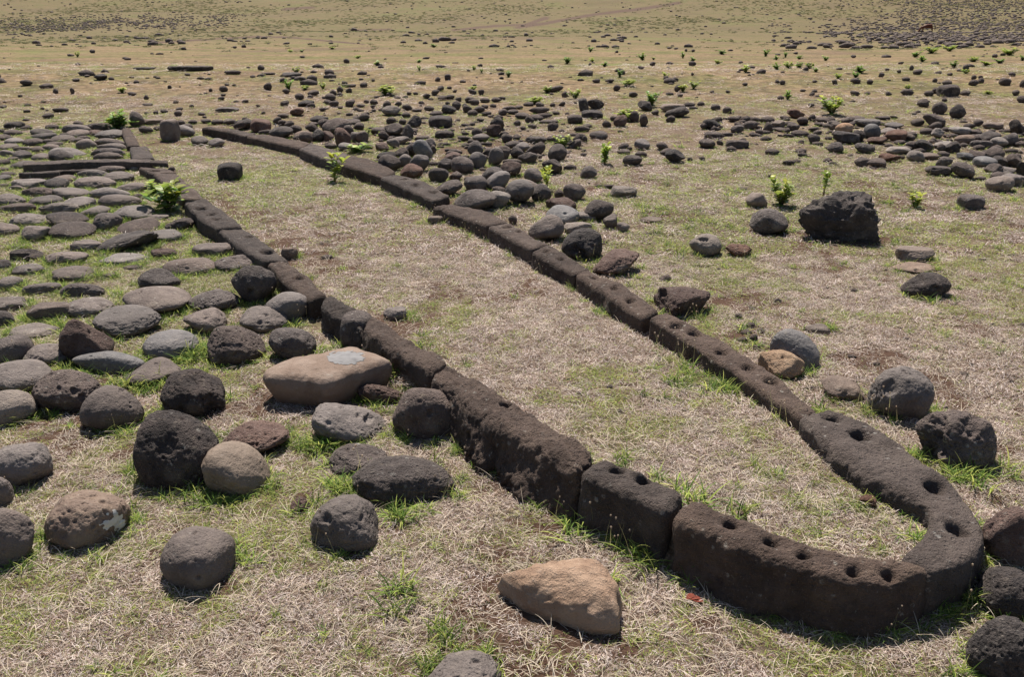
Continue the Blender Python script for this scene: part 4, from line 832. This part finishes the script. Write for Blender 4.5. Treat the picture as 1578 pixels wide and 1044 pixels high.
# dead red leaf on the turf, bleached twig in the stone row
P = on_ground(1057, 932); rg = np.random.RandomState(3); V, Fs, C = [], [], []
for k in range(3): leafgeo(V, Fs, C, np.array([k * .006, 0, .012]), np.array([.8 + .2 * k, .7 - .5 * k, .35]), .038, .02, (1, 1, 1), rg)
tag(link('dead_leaf', mesh('dead_leaf', V, Fs, [M['dead']], False), None, tuple(P)), 'curled red dead leaf on the grass before the long front kerb block', 'leaf')
P = on_ground(426, 198); k = project(P)[2]; V, Fs = [], []
for p0, p1 in (((-.02, 0, 0), (.0, 0, .055)), ((0, 0, .03), (.055, .01, .045)), ((0, 0, .03), (-.012, 0, .06))):
    p0, p1 = np.array(p0), np.array(p1); n0 = len(V)
    for p_, r_ in ((p0, .007), (p1, .004)):
        for q in range(6): V.append(p_ + np.array([math.cos(q * 1.047) * r_, math.sin(q * 1.047) * r_, math.cos(q * 1.047) * r_ * .5]))
    for q in range(6): Fs.append((n0 + q, n0 + (q + 1) % 6, n0 + 6 + (q + 1) % 6, n0 + 6 + q))
tag(link('bleached_twig', mesh('bleached_twig', V, Fs, [M['bleached']]), None, tuple(P)), 'small forked white bleached twig among the stones at the far kerb', 'twig')
# ------------------------------------------------------------------ grass (stuff): instanced tufts on points
def ribbon(Vs, Fs, Cs, p0, dirx, L, wdt, bend, lift, col, rg, seg=4):
    n0 = len(Vs); d = np.array([math.cos(dirx), math.sin(dirx)]); pn = np.array([-d[1], d[0]])
    tw = rg.uniform(-.5, .5)
    for k in range(seg + 1):
        t = k / seg; el = lift * (1 - t) + (lift - bend) * t
        if k: cur = cur + np.array([d[0] * math.cos(el), d[1] * math.cos(el), math.sin(el)]) * (L / seg); cur[:2] += pn * L * tw / seg * t; cur[2] = max(cur[2], .001)
        else: cur = np.array([p0[0], p0[1], 0.])
        ww = wdt * (1 - t ** 1.6) * .5 + 1e-5
        side = np.array([pn[0], pn[1], rg.uniform(-.3, .3)])
        Vs.append(cur - side * ww); Vs.append(cur + side * ww); Cs += [col, col]
    for k in range(seg): a = n0 + 2 * k; Fs.append((a, a + 1, a + 3, a + 2))
    return cur
def tuft(kind, seed):
    rg = np.random.RandomState(seed); Vs, Fs, Cs = [], [], []
    def c(a, b): t = rg.rand(); return np.array(a) * (1 - t) + np.array(b) * t
    dry = lambda: c((.53, .43, .37), (.31, .225, .18)) if rg.rand() < .5 else (c((.16, .10, .07), (.25, .165, .12)) if rg.rand() < .45 else c((.82, .73, .68), (.58, .49, .44)))
    mg = lambda: c((.15, .20, .06), (.24, .29, .11))
    grn = lambda: c((.23, .32, .055), (.49, .51, .14))
    dk = lambda: c((.07, .13, .025), (.16, .25, .05))
    if kind == 'brown': dry = lambda: c((.34, .205, .15), (.13, .072, .05)) if rg.rand() < .75 else c((.50, .40, .32), (.40, .30, .23))
    if kind == 'tus':
        for k in range(40):
            r = .04 * math.sqrt(rg.rand()); a = rg.uniform(0, 6.28)
            ribbon(Vs, Fs, Cs, (r * math.cos(a), r * math.sin(a)), rg.uniform(0, 6.28), rg.uniform(.02, .05), .007, .6, rg.uniform(.6, 1.4), c((.06, .065, .025), (.15, .15, .05)), rg, 2)
    elif kind in ('mat', 'mix', 'brown'):
        for k in range(58):
            r = .052 * math.sqrt(rg.rand()); a = rg.uniform(0, 6.28)
            q = rg.rand() < (.07 if kind == 'mat' else .62)
            ribbon(Vs, Fs, Cs, (r * math.cos(a), r * math.sin(a)), rg.uniform(0, 6.28), rg.uniform(.010, .034), rg.uniform(.0014, .0032), rg.uniform(.5, 2.2), rg.uniform(.2, 1.35), (grn() if rg.rand() < .6 else mg()) if q else dry(), rg, 3)
    elif kind == 'green':
        for k in range(30):
            r = .03 * math.sqrt(rg.rand()); a = rg.uniform(0, 6.28)
            ribbon(Vs, Fs, Cs, (r * math.cos(a), r * math.sin(a)), rg.uniform(0, 6.28), rg.uniform(.03, .085), rg.uniform(.0025, .005), rg.uniform(.5, 1.6), rg.uniform(.6, 1.35), dk() if rg.rand() < .5 else grn(), rg, 5)
        for k in range(14):
            a = rg.uniform(0, 6.28); ribbon(Vs, Fs, Cs, (0, 0), a, rg.uniform(.02, .05), .002, .6, .6, dry(), rg, 3)
    elif kind == 'thatch':                                   # long pale stolons lying on the ground
        for k in range(9):
            r = .06 * math.sqrt(rg.rand()); a = rg.uniform(0, 6.28)
            ribbon(Vs, Fs, Cs, (r * math.cos(a), r * math.sin(a)), rg.uniform(0, 6.28), rg.uniform(.03, .09), rg.uniform(.0012, .0022), rg.uniform(.6, 2.0), rg.uniform(.2, .9), c((.66, .58, .47), (.44, .36, .27)), rg, 7)
    elif kind == 'stalk':
        for k in range(rg.randint(2, 5)):
            a = rg.uniform(0, 6.28); e = ribbon(Vs, Fs, Cs, (rg.uniform(-.02, .02), rg.uniform(-.02, .02)), a, rg.uniform(.06, .13), .0016, .2, rg.uniform(1.1, 1.5), c((.42, .36, .20), (.25, .26, .10)), rg, 5)
            D, Fc = ico(1); n0 = len(Vs); Vs += list(D * [.0032, .0032, .0045] + e); Fs += [tuple(int(q) + n0 for q in f) for f in Fc]; Cs += [np.array((.46, .37, .28))] * len(D)
    me = mesh('tuft_' + kind, np.array(Vs), Fs, [M['blade']], False, {'Col': np.array(Cs)})
    return bpy.data.objects.new('tuft_source', me)
def scatter(name, label, srcs, pts, rots, scl, idx):
    me = bpy.data.meshes.new(name); me.vertices.add(len(pts)); me.vertices.foreach_set('co', np.asarray(pts, np.float32).ravel())
    for nm, arr, ty in (('rot', rots, 'FLOAT_VECTOR'), ('scl', scl, 'FLOAT_VECTOR'), ('idx', idx, 'INT')):
        a = me.attributes.new(nm, ty, 'POINT'); a.data.foreach_set('vector' if ty == 'FLOAT_VECTOR' else 'value', np.asarray(arr, np.int32 if ty == 'INT' else np.float32).ravel())
    o = link(name, me); ng = bpy.data.node_groups.new(name, 'GeometryNodeTree')
    ng.interface.new_socket('Geometry', in_out='INPUT', socket_type='NodeSocketGeometry'); ng.interface.new_socket('Geometry', in_out='OUTPUT', socket_type='NodeSocketGeometry')
    gi = ng.nodes.new('NodeGroupInput'); go = ng.nodes.new('NodeGroupOutput'); m2p = ng.nodes.new('GeometryNodeMeshToPoints'); ng.links.new(gi.outputs[0], m2p.inputs[0])
    iop = ng.nodes.new('GeometryNodeInstanceOnPoints'); g2i = ng.nodes.new('GeometryNodeGeometryToInstance')
    for s_ in reversed(srcs):
        oi = ng.nodes.new('GeometryNodeObjectInfo'); oi.inputs[0].default_value = s_; ng.links.new(oi.outputs['Geometry'], g2i.inputs[0])
    def na(nm, ty):
        n = ng.nodes.new('GeometryNodeInputNamedAttribute'); n.data_type = ty; n.inputs[0].default_value = nm; return n.outputs[0]
    ng.links.new(m2p.outputs[0], iop.inputs['Points']); ng.links.new(g2i.outputs[0], iop.inputs['Instance'])
    iop.inputs['Pick Instance'].default_value = True
    ng.links.new(na('idx', 'INT'), iop.inputs['Instance Index'])
    er = ng.nodes.new('FunctionNodeEulerToRotation'); ng.links.new(na('rot', 'FLOAT_VECTOR'), er.inputs[0]); ng.links.new(er.outputs[0], iop.inputs['Rotation'])
    ng.links.new(na('scl', 'FLOAT_VECTOR'), iop.inputs['Scale']); ng.links.new(iop.outputs[0], go.inputs[0])
    md = o.modifiers.new('scatter', 'NODES'); md.node_group = ng
    return tag(o, label, 'grass', None, 'stuff')
FO = np.array(FOOT); KO = np.array(KFOOT)
def free(x, y, m=0.):
    ok = np.ones(len(x), bool)
    for fx, fy, a, b in FO:
        if fy > 16: continue
        ok &= ((x - fx) / (a + m)) ** 2 + ((y - fy) / (b + m)) ** 2 > .8
    for c0 in range(0, len(KO), 400):
        K = KO[c0:c0 + 400]; ok &= (np.hypot(x[:, None] - K[None, :, 0], y[:, None] - K[None, :, 1]) > K[None, :, 2] * .95).all(1)
    return ok
def pts_in(y0, y1, dens, rg):
    A = (y1 - y0) * ((y0 + y1) / 2 * 1.3 + .9); n = int(A * dens)
    y = np.sqrt(rg.uniform((y0 + .7) ** 2, (y1 + .7) ** 2, n)) - .7; x = rg.uniform(-1, 1, n) * (y * .65 + .45)
    return x, y
rg = np.random.RandomState(77)
kinds = ['tus', 'tus', 'brown', 'brown', 'mat', 'mat', 'mat', 'mix', 'mix', 'mix', 'green', 'green', 'green', 'thatch', 'thatch', 'stalk', 'stalk']
SRC = [tuft(k, 40 + i) for i, k in enumerate(kinds)]
KI = {k: [i for i, q in enumerate(kinds) if q == k] for k in set(kinds)}
AP, AR, AS, AI = [], [], [], []
def emit(x, y, kind, s0, s1, far=1.):
    if not len(x): return
    z = ground(x, y); AP.append(np.c_[x, y, z - .001]); n = len(x)
    AR.append(np.c_[rg.normal(0, .12, n), rg.normal(0, .12, n), rg.uniform(0, 6.283, n)]); u_ = rg.uniform(s0, s1, n); AS.append(np.c_[u_, u_, u_ * np.interp(y, [5, 9, 14, 25, 60], [1, .6, .4, .25, .5])]); AI.append(rg.choice(KI[kind], n))
for y0, y1, dens, sc in ((1.1, 3.2, 2300, .72), (3.2, 5.5, 1250, .92), (5.5, 9, 380, 1.5), (9, 14, 90, 2.0), (14, 24, 12, 2.8)):
    x, y = pts_in(y0, y1, dens, rg); ok = free(x, y); x, y = x[ok], y[ok]; g, dr = fields(x, y)
    keep = rg.rand(len(x)) > dr * .78 + .05; x, y, g = x[keep], y[keep], g[keep]
    isg = rg.rand(len(x)) < g * .9
    bn = (n2(x, y, 2.3, 51, 3) + .8 * n2(x, y, 12, 52, 2) + rg.normal(0, .15, len(x))) > .24
    emit(x[~isg & ~bn], y[~isg & ~bn], 'mat', sc * .75, sc * 1.25); emit(x[~isg & bn], y[~isg & bn], 'brown', sc * .7, sc * 1.1); emit(x[isg], y[isg], 'mix', sc * .75, sc * 1.25)
    if y1 < 10:
        x, y = pts_in(y0, y1, dens * .22, rg); ok = free(x, y); x, y = x[ok], y[ok]; emit(x, y, 'thatch', .7, 1.3)
    x, y = pts_in(y0, y1, dens * .05, rg); ok = free(x, y, .01); x, y = x[ok], y[ok]; g, dr = fields(x, y); q = rg.rand(len(x)) < g * .9; emit(x[q], y[q], 'green', sc * .5, sc * .9)
for y0, y1, dens in ((45, 70, .35), (70, 150, .6), (150, 300, .6)):
    x, y = pts_in(y0, y1, dens, rg); q = rg.rand(len(x)) < sstep(-.25, .45, n2(x, y, .05, 61, 4)); emit(x[q], y[q], 'tus', 2.5 + y0 * .02, 6 + y0 * .03)
# greener fringes round the stones and along the kerb foot
for s, (fx, fy, a, b) in zip(ST, FOOT):
    if fy > 12: continue
    lush = {'near': .8, 'paving': 1.3, 'middle': .5, 'right': .4, 'far': 0}[s['z']] * (1.35 if fx < 0 else .8)
    n = int(lush * (a + b) * 55 * (.4 + rg.rand() * 1.3)); an = rg.uniform(0, 6.283, n); rr = 1.02 + np.abs(rg.normal(0, .22, n))
    x, y = fx + np.cos(an) * a * rr, fy + np.sin(an) * b * rr; ok = free(x, y, 0)
    emit(x[ok], y[ok], 'green', .55, 1.05)
for k_ in range(0, len(KO), 1):
    if rg.rand() < .55: continue
    kx, ky, kr = KO[k_]; 
    n = rg.randint(1, 4); sd_ = rg.choice([-1, 1], n); x = kx + sd_ * (kr * 1.15 + rg.rand(n) * .04) * .6 + rg.normal(0, .02, n); y = ky - (kr * 1.15 + rg.rand(n) * .05) * .8 * np.sign(rg.rand(n) - .2)
    ok = free(x, y, 0); emit(x[ok], y[ok], 'green', .5, .9)
for cx_, cy_, n, sp_, sc in ((1000, 800, 26, .10, 1.3), (1110, 595, 40, .12, 1.), (600, 565, 40, .10, 1.2), (310, 545, 26, .07, 1.5), (1490, 735, 16, .08, 1.1), (940, 790, 20, .1, 1.), (505, 690, 14, .05, 1.3), (640, 765, 18, .08, 1.2),
                             (1270, 665, 12, .06, 1.), (230, 590, 20, .08, 1.3), (730, 660, 16, .05, 1.1), (1500, 940, 26, .18, 1.), (335, 750, 14, .07, 1.1), (520, 760, 12, .05, 1.1), (1240, 800, 12, .2, .7), (620, 925, 4, .03, 1.2), (690, 990, 4, .03, 1.)):
    P = on_ground(cx_, cy_); x = P[0] + rg.normal(0, sp_, n); y = P[1] + rg.normal(0, sp_, n); ok = free(x, y, 0); emit(x[ok], y[ok], 'green', sc * .7, sc * 1.2)
x, y = pts_in(1.2, 8, 9, rg); ok = free(x, y, .01); emit(x[ok], y[ok], 'stalk', .7, 1.2)
for cx_, cy_, n, sp_ in ((350, 745, 8, .05), (620, 750, 14, .09), (930, 455, 10, .08), (1080, 560, 10, .1), (960, 830, 8, .06), (1230, 640, 10, .07), (1370, 640, 6, .06), (770, 360, 10, .12), (1010, 480, 8, .08), (880, 235, 0, .3)):
    P = on_ground(cx_, cy_); x = P[0] + rg.normal(0, sp_, n); y = P[1] + rg.normal(0, sp_, n); ok = free(x, y, 0); emit(x[ok], y[ok], 'stalk', .8, 1.3)
scatter('dry_grass', 'short dry matted grass with green tufts growing over the soil', SRC, np.concatenate(AP), np.concatenate(AR), np.concatenate(AS), np.concatenate(AI))
print('tufts', sum(map(len, AP)), 'stones', len(ST), 'solo', len(IND))
